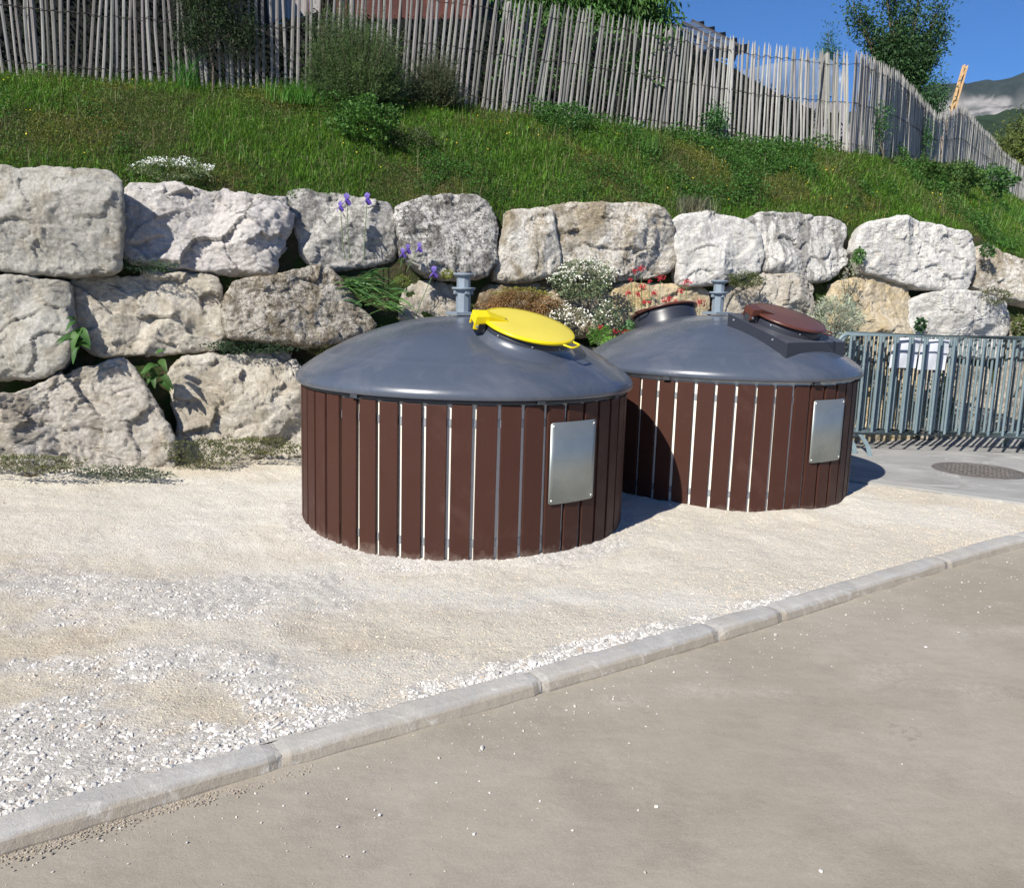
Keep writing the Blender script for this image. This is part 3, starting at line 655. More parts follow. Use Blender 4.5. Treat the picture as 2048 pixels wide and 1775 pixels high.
def make_rock(idx, key, poly, off, fac, rg, md, label):
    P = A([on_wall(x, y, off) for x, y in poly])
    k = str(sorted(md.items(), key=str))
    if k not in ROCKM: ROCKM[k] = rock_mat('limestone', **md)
    o = P.mean(0); s = (P-o)@s_ax; t = (P-o)@t_ax
    c = A([(s.max()+s.min())/2, (t.max()+t.min())/2]); s = s-c[0]; t = t-c[1]; o = o+s_ax*c[0]+t_ax*c[1]
    # resample the outline evenly in arc length, lightly rounded
    pts = np.stack([s, t], -1)
    if np.sum(pts[:, 0]*np.roll(pts[:, 1], -1)-np.roll(pts[:, 0], -1)*pts[:, 1]) < 0: pts = pts[::-1]
    k0 = int(np.argmin(np.abs(np.arctan2(pts[:, 1], pts[:, 0])))); pts = np.roll(pts, -k0, 0); pts = np.concatenate([pts, pts[:1]])
    dl = np.linalg.norm(np.diff(pts, axis=0), axis=1); cum = np.concatenate([[0], np.cumsum(dl)]); L = cum[-1]
    M = int(np.clip(L/.0105/8, 22, 56)); KN = 8*M; u = np.arange(KN)/KN*L
    B = np.stack([np.interp(u, cum, pts[:, i]) for i in (0, 1)], -1)
    for _ in range(max(1, int(KN/110))): B = (np.roll(B, 1, 0)+B*2+np.roll(B, -1, 0))/4
    rn = B/np.linalg.norm(B, axis=1)[:, None]
    B = B+rn*(.016+.012*fbm(p3(B[:, 0]*9, B[:, 1]*9, idx*3.1), idx, 3))[:, None]
    Rm = min(s.max()-s.min(), t.max()-t.min())/2
    edge = min(.045/Rm, .3); NE = 7
    # front: a square grid mapped onto the outline, then rings running back into the bank
    gi, gj = np.meshgrid(np.arange(-M, M+1), np.arange(-M, M+1), indexing='ij'); gi = gi.ravel().astype(float); gj = gj.ravel().astype(float)
    rk2 = np.maximum(np.abs(gi), np.abs(gj)); big_ = np.abs(gi) >= np.abs(gj)
    with np.errstate(all='ignore'):
        ph = np.where(big_, math.pi/4*gj/gi+np.where(gi < 0, math.pi, 0), math.pi/2-math.pi/4*gi/gj+np.where(gj < 0, math.pi, 0))
    ph = np.where(rk2 == 0, 0, ph) % (2*math.pi); tt_ = ph/(2*math.pi)*KN
    a_ = tt_.astype(int) % KN; b_ = (a_+1) % KN; f_ = (tt_-np.floor(tt_))[:, None]; Bq = B[a_]*(1-f_)+B[b_]*f_
    e_ = np.clip((rk2-(M-NE))/NE, 0, 1)
    frg = np.where(rk2 <= M-NE, rk2/(M-NE)*(1-edge), 1-edge+edge*np.sin(e_*math.pi/2)); zg = -(1-np.cos(e_*math.pi/2))*.038
    back = np.linspace(0, 1, 14)[1:]; ang_k = np.round(np.arange(KN)).astype(int)
    Sb = np.concatenate([Bq[:, 0]*frg, (B[:, 0][None]*(1-.10*back[:, None]**1.5)).ravel()]); Tb = np.concatenate([Bq[:, 1]*frg, (B[:, 1][None]*(1-.10*back[:, None]**1.5)).ravel()])
    S, T = Sb, Tb; Z = np.concatenate([zg, np.repeat(-.038-.46*back, KN)]); fr = np.concatenate([frg, np.ones(13*KN)])
    # broad facets: lowest of a few tilted planes, then ridges and chips
    r_ = np.random.default_rng(100+idx); pl = np.full(S.shape, 9.)
    for q in range(8):
        g = r_.uniform(-.50, .50, 2)*fac; cc = r_.uniform(-1, 1, 2)*A([s.max(), t.max()])*.75
        pl = np.minimum(pl, r_.uniform(.0, .05)+g[0]*(S-cc[0])+g[1]*(T-cc[1]))
    pl = np.clip(pl, -.15, .06)+.04
    frontw = sstep(-.45, -.05, Z)
    Pw = p3(S, T, Z)+idx*7.3
    wv = Pw+.06*np.stack([fbm(Pw*3, 5, 2), fbm(Pw*3, 6, 2), fbm(Pw*3, 7, 2)], -1)
    chips = facets(wv*A([3.6, 4.2, 3.5]), idx, .046, .018)*fac*rg+facets(Pw*A([10, 12, 10])+.3*wv, idx+40, .017, .0055)*rg+facets(Pw*A([27, 30, 27]), idx+80, .0065, .0028)*rg
    rid = 1-np.abs(fbm(wv*3.4, 50+idx, 5, .6))
    h = .015*fbm(Pw*1.9, 60+idx, 2)+.011*rg*(rid-.7)+chips+.0045*rg*(1-2*np.abs(fbm(Pw*38, 80+idx, 2)))
    cenw = np.minimum(1, (1-np.clip(fr, 0, 1))/.12)
    Z2_ = Z+(pl*frontw)+h*(.4+.6*frontw)*(.55+.45*cenw)
    lat = h*.40*(1-.8*cenw*frontw)*np.clip(fr, 0, 1)**4
    rr = np.stack([S, T], -1); rl = np.linalg.norm(rr, axis=-1, keepdims=True)+1e-6
    ST = rr+rr/rl*lat[..., None]*np.clip(fr, 0, 1)[:, None]
    V = o+ST[..., :1]*s_ax+ST[..., 1:]*t_ax+Z2_[..., None]*n_wall
    G = 2*M+1; Fg_ = grid_faces(G, G)
    # boundary vertices of the grid in the order of the outline samples
    bd = np.where(rk2 == M)[0]; bd = bd[np.argsort(tt_[bd])]; off_ = G*G
    rings = np.concatenate([bd[None], off_+np.arange(13*KN).reshape(13, KN)]); i = np.arange(13)[:, None]; j = np.arange(KN)[None]; kk = (j+1) % KN
    Fs_ = np.stack([rings[i, j], rings[i+1, j], rings[i+1, kk], rings[i, kk]], -1).reshape(-1, 4)
    b = P[:, 2].min(); loc = (float(o[0]), float(o[1]), float(b))
    ob = mk('boulder', V.reshape(-1, 3), [Fg_[:, ::-1], Fs_, rings[13][None][:, ::-1]], ROCKM[k], loc=loc, smooth=True)
    return tag(ob, label, 'boulder', 'boulders stacked in the retaining wall')
for i, rk_ in enumerate(ROCKS): make_rock(i, *rk_)

# ================================================================== BINS
def dome_z(r): return np.interp(r, [0, .1, .2, .3, .4, .5, .6, .7, .8, .9, .97, 1.02, 1.05, 1.068, 1.079, 1.085, 1.088], [1.316, 1.313, 1.306, 1.294, 1.274, 1.247, 1.214, 1.175, 1.128, 1.073, 1.031, .996, .974, .958, .945, .934, .922])
m = NT('grey_blue_plastic')
c = m.mix(m.ramp(m.noise(1.6, 5, .6), .3, .7), (.056, .068, .094), (.068, .081, .109))
dustm = m.math('MULTIPLY', m.ramp(m.noise(2.2, 8, .75, dist=1.2), .46, .78), .34)
c = m.mix(dustm, c, (.20, .20, .21))
c = m.mix(m.math('MULTIPLY', m.ramp(m.noise(9, 9, .85, dist=2.5, sc3=(1, 1, .3)), .70, .73), .35), c, (.22, .22, .23))
rg_ = m.ramp(m.noise(3.5, 6, .65, dist=.5), .3, .75, (.20, .20, .20, 1), (.44, .44, .44, 1))
m_dome = m.fin(c, rg_, m.bump(m.noise(1.8, 2, .4), .006, .35), spec=.55)
m_dome.node_tree.nodes['Principled BSDF'].inputs['Coat Weight'].default_value = .25
m_dome.node_tree.nodes['Principled BSDF'].inputs['Coat Roughness'].default_value = .12
m = NT('brown_slat')
c = m.mix(m.ramp(m.noise(1.2, 4, .5), .3, .7), (.044, .0170, .0115), (.056, .0225, .0155))
c = m.mix(m.math('MULTIPLY', m.ramp(m.noise(3.2, 6, .7, dist=.5), .55, .75), .22), c, (.14, .085, .07))
c = m.mix(m.math('MULTIPLY', m.ramp(m.noise(6, 9, .85, dist=3, sc3=(1, 1, 3)), .635, .655), .35), c, (.32, .22, .18))
geo = m.n('ShaderNodeNewGeometry'); sep = m.n('ShaderNodeSeparateXYZ'); m.l(geo.outputs['Position'], sep.inputs[0])
low = m.math('ADD', m.math('MULTIPLY', sep.outputs[2], -4.), m.noise(9, 7, .7))
c = m.mix(m.math('MULTIPLY', m.ramp(low, .35, .75), .45), c, (.36, .30, .25))
m_slat = m.fin(c, m.ramp(m.noise(7, 5), .3, .7, (.45, .45, .45, 1), (.62, .62, .62, 1)), m.bump(m.noise(40, 4, .6, sc3=(1, 1, .06)), .0014, .8), spec=.2)
m = NT('dark_steel_sheet'); geo = m.n('ShaderNodeNewGeometry'); sep = m.n('ShaderNodeSeparateXYZ'); m.l(geo.outputs['Normal'], sep.inputs[0])
dust_sheen = m.math('MULTIPLY', m.ramp(sep.outputs[2], .55, .85), m.ramp(m.noise(4, 6, .7), .2, .6))      # upward faces painted lighter: sky reflection as well as dust
m_sheet = m.fin(m.mix(dust_sheen, (.026, .029, .040), (.085, .088, .105)), .38, spec=.45)
m_shell = simple('cream_shell', (.78, .745, .66), .7, var=.05)
m_dark = simple('dark_grey', (.035, .038, .045), .5, var=.2)
m_galv = simple('galvanised', (.34, .36, .38), .45, metal=.6, var=.15, sc=30)
m_post = simple('post_grey', (.20, .24, .28), .42, metal=.1, var=.12, sc=12, bump=.001)
m_yel = simple('yellow_lid', (.72, .56, .003), .33, var=.03, spec=.5)
m_ylt = simple('yellow_lid_sheen', (.64, .53, .07), .45, var=.09, sc=2.)  # paler lid top: sky reflection put into the yellow
m_brl = simple('brown_lid', (.085, .028, .018), .32, var=.1)
m_blt = simple('brown_lid_top', (.115, .048, .036), .38, var=.2, sc=3.)
m_plate = NT('brushed_plate')
m_plate = m_plate.fin(m_plate.mix(m_plate.ramp(m_plate.noise(3, 6, .6), .35, .65), (.33, .36, .35), (.42, .44, .43)), .55, m_plate.bump(m_plate.noise(220, 3, .6, sc3=(1, 1, .05)), .0004, .6), metal=.85)

def frame_at(phi, rho, z, tilt):
    """origin and axes (radial-down-slope, tangent, normal) of a plane tilted outwards on the dome"""
    o = A([math.sin(phi), -math.cos(phi), 0]); t = A([math.cos(phi), math.sin(phi), 0])
    rad = o*math.cos(tilt)-A([0, 0, 1])*math.sin(tilt); n = np.cross(rad, t); n = n if n[2] > 0 else -n
    return o*rho+A([0, 0, z]), np.stack([rad, t, n], -1)

def lid_set(root, phi, rho, z, tilt, rl, hinge, handle, mrim, mtop, prefix, collar_h=.075):
    O, Mx = frame_at(phi, rho, z, tilt)
    # collar: short drum under the lid
    b = MB(); rc = rl-.022
    prof = [(rc-.012, -.014), (rc, -.016), (rc+.002, -.05), (rc+.006, -collar_h)]
    b.lathe(prof+[(rc+.02, -collar_h-.06), (rc+.02, -collar_h-.12)], 96, O, Mx)
    co_ = b.build('collar', m_sheet, root, smooth=True)
    for a in np.radians([-78, -30, 10]):
        rv = MB(); ca, sa = math.cos(a), math.sin(a)
        q = O+Mx@A([(rc+.003)*ca, (rc+.003)*sa, -.045]); rv.lathe([(0, .006), (.005, .004), (.007, 0)], 8, q, Mx@A([[-sa, 0, ca], [ca, 0, sa], [0, 1, 0.]])); rv.build('rivet', m_galv, co_)
    # lid with rolled rim
    b = MB(); b.lathe([(rl-.012, -.016), (rl-.002, -.016), (rl+.003, -.010), (rl+.003, -.002), (rl-.003, .004), (rl-.013, .0045)], 128, O, Mx)
    b.lathe([(0, -.0155), (rl-.012, -.016)], 128, O, Mx)
    lid = b.build('hatch_lid', mrim, root, smooth=True)
    b = MB(); b.lathe([(1e-4, .0125), (.10, .0117), (.19, .0092), (rl-.035, .0055), (rl-.018, .0035), (rl-.0125, .0025)], 128, O, Mx)
    b.build('lid_top', mtop, lid, smooth=True)
    # hinge block: raised tapering arm
    ch, sh = math.cos(hinge), math.sin(hinge); Mh = Mx@A([[ch, -sh, 0], [sh, ch, 0], [0, 0, 1.]])
    b = MB()
    P = [(rl+.062, .060), (rl+.062, -.060), (rl-.02, -.055), (.135, -.036), (.135, .036), (rl-.02, .055)]
    zt = [.022, .022, .034, .012, .012, .034]; V = [[x, y, z_] for (x, y), z_ in zip(P, zt)]+[[x, y, -.005 if x < rl else -.028] for x, y in P]
    b.add(A(V)@Mh.T+O, [[5, 0, 1, 2], [4, 5, 2, 3]], [[i, i+6, (i+1) % 6+6, (i+1) % 6] for i in range(6)], [[6, 7, 8, 9, 10, 11][::-1]])
    for sy_ in (-1, 1):
        b.box(O+Mh@A([rl+.050, sy_*.052, -.030]), (.030, .012, .055), Mh)
    hb = b.build('hinge_arm', mrim, lid, bevel=.003)
    b = MB(); b.box(O+Mh@A([rl+.022, 0, -.052]), (.070, .085, .050), Mh); b.build('hinge_bracket', m_dark, root, bevel=.004)
    b = MB(); b.tube([O+Mh@A([rl+.045, y, -.038]) for y in (-.066, .066)], .008, 10); b.build('hinge_pin', m_galv, root)
    b = MB(); b.lathe([(0, .004), (.005, .003), (.006, 0)], 8, O+Mh@A([.148, .0, .0145]), Mx); b.build('screw', m_dark, lid)
    # handle loop
    ch, sh = math.cos(handle), math.sin(handle); Mh = Mx@A([[ch, -sh, 0], [sh, ch, 0], [0, 0, 1.]])
    b = MB(); b.tube([O+Mh@A(p) for p in [(rl-.01, -.058, -.010), (rl+.040, -.052, -.010), (rl+.052, -.042, -.010), (rl+.054, 0, -.010), (rl+.052, .042, -.010), (rl+.040, .052, -.010), (rl-.01, .058, -.010)]], .0062, 10)
    b.build('handle', mrim, lid, smooth=True)
    return O, Mx

def make_bin(root, phi0, plate_px, C, z0, band):
    D = 2*math.pi/48
    # slats
    b = MB()
    for i in range(48):
        a = phi0+(i+.5)*D; o = A([math.sin(a), -math.cos(a), 0]); t = A([math.cos(a), math.sin(a), 0])
        Ro = A([o, t, [0, 0, 1]]).T
        wv = rng.uniform(-.0015, .0015); h = .863+rng.uniform(-.003, .003); r_ = R_BIN*math.cos(D/2)-.004+rng.uniform(-.0015, .0015)
        tw = rng.normal(0, .0025); Rt = Ro@A([[1, 0, 0], [0, math.cos(tw), -math.sin(tw)], [0, math.sin(tw), math.cos(tw)]])
        b.box(o*(r_-.011)+A([0, 0, (h-.12)/2]), (.022, .1138+wv, h+.12), Rt)
    b.build('slat_cladding', m_slat, root, bevel=.0022)
    # shell behind the slats, straps joining the slats
    b = MB(); b.lathe([(1.0312, -.15), (1.0312, .893 if band else .866)], 192); b.build('inner_shell', m_shell, root, smooth=True)
    if not band:
        b = MB(); b.lathe([(1.0365, .8665), (1.050, .867), (1.050, .889), (1.03, .889)], 192); b.build('rim_band', m_dark, root, smooth=True)
    for zc in (.762, .09):
        b = MB(); b.lathe([(1.0314, zc-.022), (1.0365, zc-.022), (1.0365, zc+.022), (1.0314, zc+.022)], 144); b.build('strap', m_galv, root, smooth=False)
    # dome
    rr = np.concatenate([np.linspace(.001, .9, 40), np.linspace(.91, 1.088, 26)])
    zz = dome_z(rr); kern = A([1, 2, 3, 2, 1])/9.; zs = np.convolve(np.pad(zz, 2, 'edge'), kern, 'valid'); zs[:2] = zz[:2]; zs[-2:] = zz[-2:]
    b = MB(); prof = list(zip(rr, zs))+[(1.0892, .915), (1.0882, .904), (1.0855, .896), (1.081, .891), (1.074, .889), (1.0, .889)]
    b.lathe(prof, 256)
    dm = b.build('dome_cover', m_dome, root, smooth=True)
    for a in (math.radians(-32), math.radians(26), math.radians(60)):      # small clips under the rim
        o = A([math.sin(a), -math.cos(a), 0]); t = A([math.cos(a), math.sin(a), 0]); Ro = A([o, t, [0, 0, 1]]).T
        b = MB(); b.box(o*1.069+A([0, 0, .879]), (.022, .05, .022), Ro); b.build('rim_clip', m_dark, root, bevel=.002)
    # lifting post
    b = MB(); ang = math.radians(28); Rz = A([[math.cos(ang), -math.sin(ang), 0], [math.sin(ang), math.cos(ang), 0], [0, 0, 1.]])
    px_, py_ = -.030, .03
    O = A([px_, py_, 0])
    b.box(O+A([0, 0, 1.330]), (.17, .17, .022), Rz)
    b.prism([(x*.046, y*.046) for x, y in ((1, .35), (.35, 1), (-.35, 1), (-1, .35), (-1, -.35), (-.35, -1), (.35, -1), (1, -.35))], 1.335, 1.478, Rz, O)
    b.lathe([(0, 1.476), (.050, 1.476), (.076, 1.484), (.078, 1.494), (.074, 1.498), (0, 1.500)], 32, O)
    for a in range(4):
        ca, sa = math.cos(ang+a*math.pi/2), math.sin(ang+a*math.pi/2)
        b.box(O+A([ca*.048, sa*.048, 1.466]), (.035, .03, .026), A([[ca, -sa, 0], [sa, ca, 0], [0, 0, 1.]]))
    b.prism([(x*.043, y*.043) for x, y in ((1, .35), (.35, 1), (-.35, 1), (-1, .35), (-1, -.35), (-.35, -1), (.35, -1), (1, -.35))], 1.498, 1.566, Rz, O)
    b.lathe([(0, 1.562), (.048, 1.562), (.066, 1.574), (.068, 1.582), (.060, 1.588), (0, 1.592)], 32, O)
    b.build('lifting_post', m_post, root, bevel=.002)
    # information plate following the curve
    ps = [on_cyl(x, y, C, R_BIN+.004) for x, y in plate_px]; an = [math.atan2(p[0]-C[0], -(p[1]-C[1])) for p in ps]
    zt = (ps[0][2]+ps[1][2])/2-z0; zb = (ps[2][2]+ps[3][2])/2-z0; a0 = (an[0]+an[3])/2; a1 = (an[1]+an[2])/2
    n = 24; V = []; F = []
    for i in range(n+1):
        a = a0+(a1-a0)*i/n; e = min(i, n-i); cut = .010 if e == 0 else 0
        for r_ in (R_BIN+.0035, R_BIN+.006):
            for z_ in (zb+cut, zt-cut): V.append([r_*math.sin(a), -r_*math.cos(a), z_])
    for i in range(n):
        q = i*4; F += [[q+2, q+6, q+7, q+3], [q, q+1, q+5, q+4], [q+1, q+3, q+7, q+5], [q, q+4, q+6, q+2]]
    F += [[0, 2, 3, 1], [n*4, n*4+1, n*4+3, n*4+2]]
    pl_ = mk('information_plate', A(V), A(F), m_plate, root, smooth=False)
    for p in pl_.data.polygons: p.use_smooth = True
    for a in (a0+.018, a1-.018):
        for z_ in (zb+.022, zt-.022):
            b = MB()
            o = A([math.sin(a), -math.cos(a), 0]); t = A([math.cos(a), math.sin(a), 0]); Ro = np.stack([t, A([0, 0, 1.]), o], -1)
            b.lathe([(0, .004), (.004, .003), (.006, 0)], 10, o*(R_BIN+.006)+A([0, 0, z_]), Ro); b.build('rivet', m_shell, pl_)
    return dm

near = empty('waste_container', (C1[0], C1[1], 0), 'near round brown slatted waste container with grey dome and yellow hatch lid', 'waste container', 'semi-buried waste containers')
make_bin(near, -.0274, [(1101, 845), (1190, 838), (1186, 997), (1097, 1007)], C1, 0, False)
O_, M_ = lid_set(near, .673, .632, 1.285, .337, .281, math.radians(-112), math.radians(22), m_yel, m_ylt, 'y')
b = MB()                                                        # moulded fairing that carries the collar
pf = [(.262, -.055), (.268, -.072), (.282, -.088), (.305, -.104), (.335, -.122), (.36, -.15)]
b.lathe(pf, 128, O_, M_); b.build('collar_fairing', m_dome, near, smooth=True)

far = empty('waste_container', (C2[0], C2[1], Z2), 'far round brown slatted waste container with brown hatch lids beside the barriers', 'waste container', 'semi-buried waste containers')
make_bin(far, .0288, [(1628, 801), (1689, 796), (1679, 918), (1618, 926)], C2, Z2, True)
for ph, hg, hd in ((.66+math.pi, -85, 95), (.66, -112, 22)):
    O_, M_ = lid_set(far, ph, .621, 1.324, .340, .281, math.radians(hg), math.radians(hd), m_brl, m_blt, 'b', .11)
    if ph > 2: continue
    b = MB(); x0, x1, hw = -.262, .300, .36
    zt = -.075
    def zdome(p):
        q = O_+M_@A(p); r_ = math.hypot(q[0], q[1]); return float(dome_z(r_))
    V = []
    ns = 10
    ring = [(x0+(x1-x0)*i/ns, -hw) for i in range(ns)]+[(x1, -hw+2*hw*i/ns) for i in range(ns)]+[(x1-(x1-x0)*i/ns, hw) for i in range(ns)]+[(x0, hw-2*hw*i/ns) for i in range(ns)]
    top = [O_+M_@A([x, y, zt]) for x, y in ring]
    bot_ = []
    for p in top:
        r_ = math.hypot(p[0], p[1]); bot_.append(A([p[0], p[1], min(p[2]-.02, float(dome_z(r_))-.02)]))
    n = len(ring); b.add(A(top+bot_), [[i, n+i, n+(i+1) % n, (i+1) % n] for i in range(n)], [list(range(n))])
    pf_ = b.build('lid_platform', m_sheet, far, bevel=.003)
    for x in (x0+.07, x1-.12):
        for y in (-hw-.001, hw+.001):
            b = MB()
            b.lathe([(0, .006), (.007, .004), (.009, 0)], 10, O_+M_@A([x, y, zt-.028]), M_@A([[1, 0, 0], [0, 0, math.copysign(1, y)], [0, -math.copysign(1, y), 0.]])); b.build('bolt', m_galv, pf_)

# ================================================================== BARRIERS, MANHOLE, NOTICES
m = NT('barrier_paint')
c = m.mix(m.ramp(m.noise(6, 6, .6), .35, .65), (.135, .185, .205), (.165, .215, .235))
c = m.mix(m.math('MULTIPLY', m.ramp(m.noise(30, 6, .7), .6, .68), .5), c, (.36, .37, .36))
m_bar = m.fin(c, .45, spec=.45)
def barrier(label, loc, rz, n_bars=16, fx=.12):
    t = empty('crowd_barrier', loc, label, 'crowd barrier', 'steel barriers parked in a row', rz)
    L = 2.45; zb, zt = .183, 1.17; r = .021; rc = .11
    b = MB(); P = []
    for (cx, cz, a0) in ((L-rc, zt-rc, 0), (rc, zt-rc, 90), (rc, zb+rc*.6, 180), (L-rc, zb+rc*.6, 270)):
        rr = rc if cz > .6 else rc*.6
        if cz < .6: cx = rr if cx < 1 else L-rr
        for k in range(7):
            a = math.radians(a0+90*k/6); P.append([cx+rr*math.cos(a), 0, cz+rr*math.sin(a)])
    P.append(P[0]); b.tube(P, r, 12, cap=False); b.build('frame', m_bar, t, smooth=True)
    for i in range(n_bars):
        x = .125+(L-.25)*i/(n_bars-1); b = MB(); b.tube([[x, 0, zb+.012], [x, 0, zt-.012]], .0135, 8, cap=False); b.build('bar', m_bar, t, smooth=True)
    for x in (fx, L-fx):
        b = MB()
        pr = [(-.30, .0), (-.285, .035), (-.24, .085), (-.13, .135), (-.03, .170), (.03, .170), (.13, .135), (.24, .085), (.285, .035), (.30, .0)]
        V = [[x+dx, y, z] for (y, z) in pr for dx in (-.022, .022)]+[[x+dx, y*(1-.03), z-.008] for (y, z) in pr for dx in (-.022, .022)]
        n = len(pr); F = []
        for i in range(n-1):
            F += [[2*i, 2*i+2, 2*i+3, 2*i+1], [2*n+2*i, 2*n+2*i+1, 2*n+2*i+3, 2*n+2*i+2], [2*i, 2*n+2*i, 2*n+2*i+2, 2*i+2], [2*i+1, 2*i+3, 2*n+2*i+3, 2*n+2*i+1]]
        b.add(V, F); b.build('foot', m_bar, t)
    return t
bx0 = 3.205
barrier('front steel barrier with rounded corner frame, the nearest one of the parked row', (bx0, 8.75, .012), 0, 16, .30)
barrier('second steel barrier of the parked row, right behind the front one', (bx0+.075, 8.86, .012), math.radians(.35))
barrier('third steel barrier of the parked row, carrying the two paper notices', (bx0-.06, 8.97, .012), math.radians(.8))
barrier('rearmost steel barrier of the parked row, nearest the boulder wall', (bx0-.20, 9.08, .012), math.radians(.5))
barrier('fourth steel barrier of the parked row, between the notices and the rearmost one', (bx0+.03, 9.03, .012), math.radians(.7))
m = NT('paper')
geo = m.tc.outputs['Object']; sep = m.n('ShaderNodeSeparateXYZ'); m.l(geo, sep.inputs[0])
ln = m.math('FRACT', m.math('MULTIPLY', sep.outputs[2], 55.)); lm = m.math('LESS_THAN', ln, .32)
brk = m.ramp(m.noise(60, 2, .5, sc3=(1, 1, 6)), .45, .5)
m_paper = m.fin(m.mix(m.math('MULTIPLY', m.math('MULTIPLY', lm, brk), .45), (.52, .54, .60), (.22, .23, .26)), .7, spec=.2)
for x0, y0, x1, y1, lb in ((1789, 675, 1834, 737, 'left one of two white paper notices clipped to the parked barriers'), (1846, 678, 1892, 741, 'right one of two white paper notices clipped to the parked barriers')):
    Yp = 8.935; p = on_y(x0, y0, Yp); q = on_y(x1, y1, Yp); wd, ht = q[0]-p[0]+.01, p[2]-q[2]
    n = 8; V = []
    for i in range(n+1):
        for j in range(5):
            for dy in (0, .0012):
                V.append([p[0]+wd*i/n-.030*j/4*1., Yp-dy+.010*math.sin(i*.8+j), p[2]-ht*j/4+.006*i/n])
    F = []
    for i in range(n):
        for j in range(4):
            a = (i*5+j)*2; c_ = a+2; d_ = a+10; e = d_+2; F += [[a+1, c_+1, e+1, d_+1], [a, d_, e, c_]]
    tag(mk('notice_sheet', A(V), A(F), m_paper, loc=(float(p[0]), Yp, float(q[2])), smooth=True), lb, 'notice', 'paper notices on the barriers')
m_iron = simple('cast_iron', (.14, .125, .115), .75, var=.3, sc=14, bump=.004, bs=60, metal=.2)
mc = on_z(1957, 941, .012); mh = empty('manhole_cover', (mc[0], mc[1], .012), 'round rusty cast iron manhole cover set in the concrete slab', 'manhole cover')
b = MB(); b.lathe([(.335, .0), (.338, .006), (.385, .006), (.39, .0)], 64); b.build('rim', m_iron, mh, smooth=False)
b = MB(); b.lathe([(0, .003), (.330, .003), (.332, -.004)], 64)
for i in range(-8, 9):
    for j in range(-8, 9):
        x, y = i*.038+(j % 2)*.019, j*.036
        if math.hypot(x, y) < .30: b.box((x, y, .0055), (.024, .011, .006), A([[.8, -.6, 0], [.6, .8, 0], [0, 0, 1.]]) if (i+j) % 2 else A([[.8, .6, 0], [-.6, .8, 0], [0, 0, 1.]]))
b.build('cover', m_iron, mh)

# ================================================================== PLANTS
m_leaf = foliage('leaves'); m_grass = foliage('grass_blades', .4, .5); m_petal = foliage('petals', .3, .6)
m_bark = simple('bark', (.12, .095, .07), .9, var=.3, sc=20, bump=.01)
m_twig = simple('twig', (.10, .085, .055), .9, var=.3, sc=20)
def nz(v): return v/(np.linalg.norm(v, axis=-1, keepdims=True)+1e-9)
def leafset(P, D, L, Wd, cols, droop=.25, shape='leaf'):
    """P base, D direction, L length, Wd half width -> folded pointed leaves (5 verts, 4 tris)"""
    n = len(P); D = nz(D); L = np.broadcast_to(L, (n,))[:, None]; Wd = np.broadcast_to(Wd, (n,))[:, None]
    r = rng.normal(size=(n, 3)); sd = nz(np.cross(D, r)); up = nz(np.cross(sd, D)); up = up*np.sign(up[:, 2:]+1e-6)
    mid = P+D*L*.5+up*L*.06; tip = P+D*L-A([0, 0, 1])*L*droop
    V = np.stack([P, mid-sd*Wd+up*Wd*.35, mid, mid+sd*Wd+up*Wd*.35, tip], 1)
    F = A([[0, 1, 2], [0, 2, 3], [1, 4, 2], [2, 4, 3]])
    return V.reshape(-1, 3), (F[None]+(np.arange(n)*5)[:, None, None]).reshape(-1, 3), np.repeat(cols, 5, 0)
def blades(P, H, Wd, lean, cols, bend=.5):
    """upright tapering curved blades (7 verts)"""
    n = len(P); az = rng.uniform(0, 6.283, n); d = np.stack([np.cos(az), np.sin(az), 0*az], -1); s = np.stack([-np.sin(az+rng.uniform(-.9, .9, n)), np.cos(az), 0*az], -1)
    H = np.broadcast_to(H, (n,))[:, None]; Wd = np.broadcast_to(Wd, (n,))[:, None]; lean = np.broadcast_to(lean, (n,))[:, None]
    up = A([0, 0, 1.]); V = []
    for k, f in ((0, 1), (.4, .9), (.75, .6)):
        c = P+up*H*k*(1-.25*lean*k*bend)+d*H*lean*(k**1.7)
        V += [c-s*Wd*f, c+s*Wd*f]
    V.append(P+up*H*(1-.35*lean*bend)+d*H*lean)
    V = np.stack(V, 1); F4 = A([[0, 1, 3, 2], [2, 3, 5, 4]]); F3 = A([[4, 5, 6]])
    of = (np.arange(n)*7)[:, None, None]
    cc = np.repeat(cols, 7, 0)
    return V.reshape(-1, 3), (F4[None]+of).reshape(-1, 4), (F3[None]+of).reshape(-1, 3), cc
PLANT = 1.
def shade(base, n, v=.28, hue=.10):
    c = A(base)[None]*PLANT*rng.uniform(1-v, 1+v, (n, 1)); c = c*(1+rng.uniform(-hue, hue, (n, 3))); return np.clip(c, 0, 1)
def tris(P, r, cols):
    """little double-sided petals facing outwards: flat 5-gons"""
    n = len(P); an = np.arange(5)*2*math.pi/5; ax = nz(rng.normal(size=(n, 3))+A([-.3, -1.2, .6])); a = nz(np.cross(ax, rng.normal(size=(n, 3)))); b = np.cross(ax, a)
    r = np.broadcast_to(r, (n,))[:, None, None]
    V = P[:, None]+r*(np.cos(an)[None, :, None]*a[:, None]+np.sin(an)[None, :, None]*b[:, None])
    return V.reshape(-1, 3), (np.arange(5)[None]+(np.arange(n)*5)[:, None]), np.repeat(cols, 5, 0)
def put(name, parts, mat, parent=None, loc=(0, 0, 0)):
    """join several (V, F..., C) sets"""
    Vs, Fs, Cs, o = [], {}, [], 0
    for pr in parts:
        V, C = pr[0], pr[-1]
        for F in pr[1:-1]: Fs.setdefault(F.shape[1], []).append(F+o)
        Vs.append(V); Cs.append(C); o += len(V)
    return mk(name, np.concatenate(Vs), [np.concatenate(f) for f in Fs.values()], mat, parent, loc, False, np.concatenate(Cs))

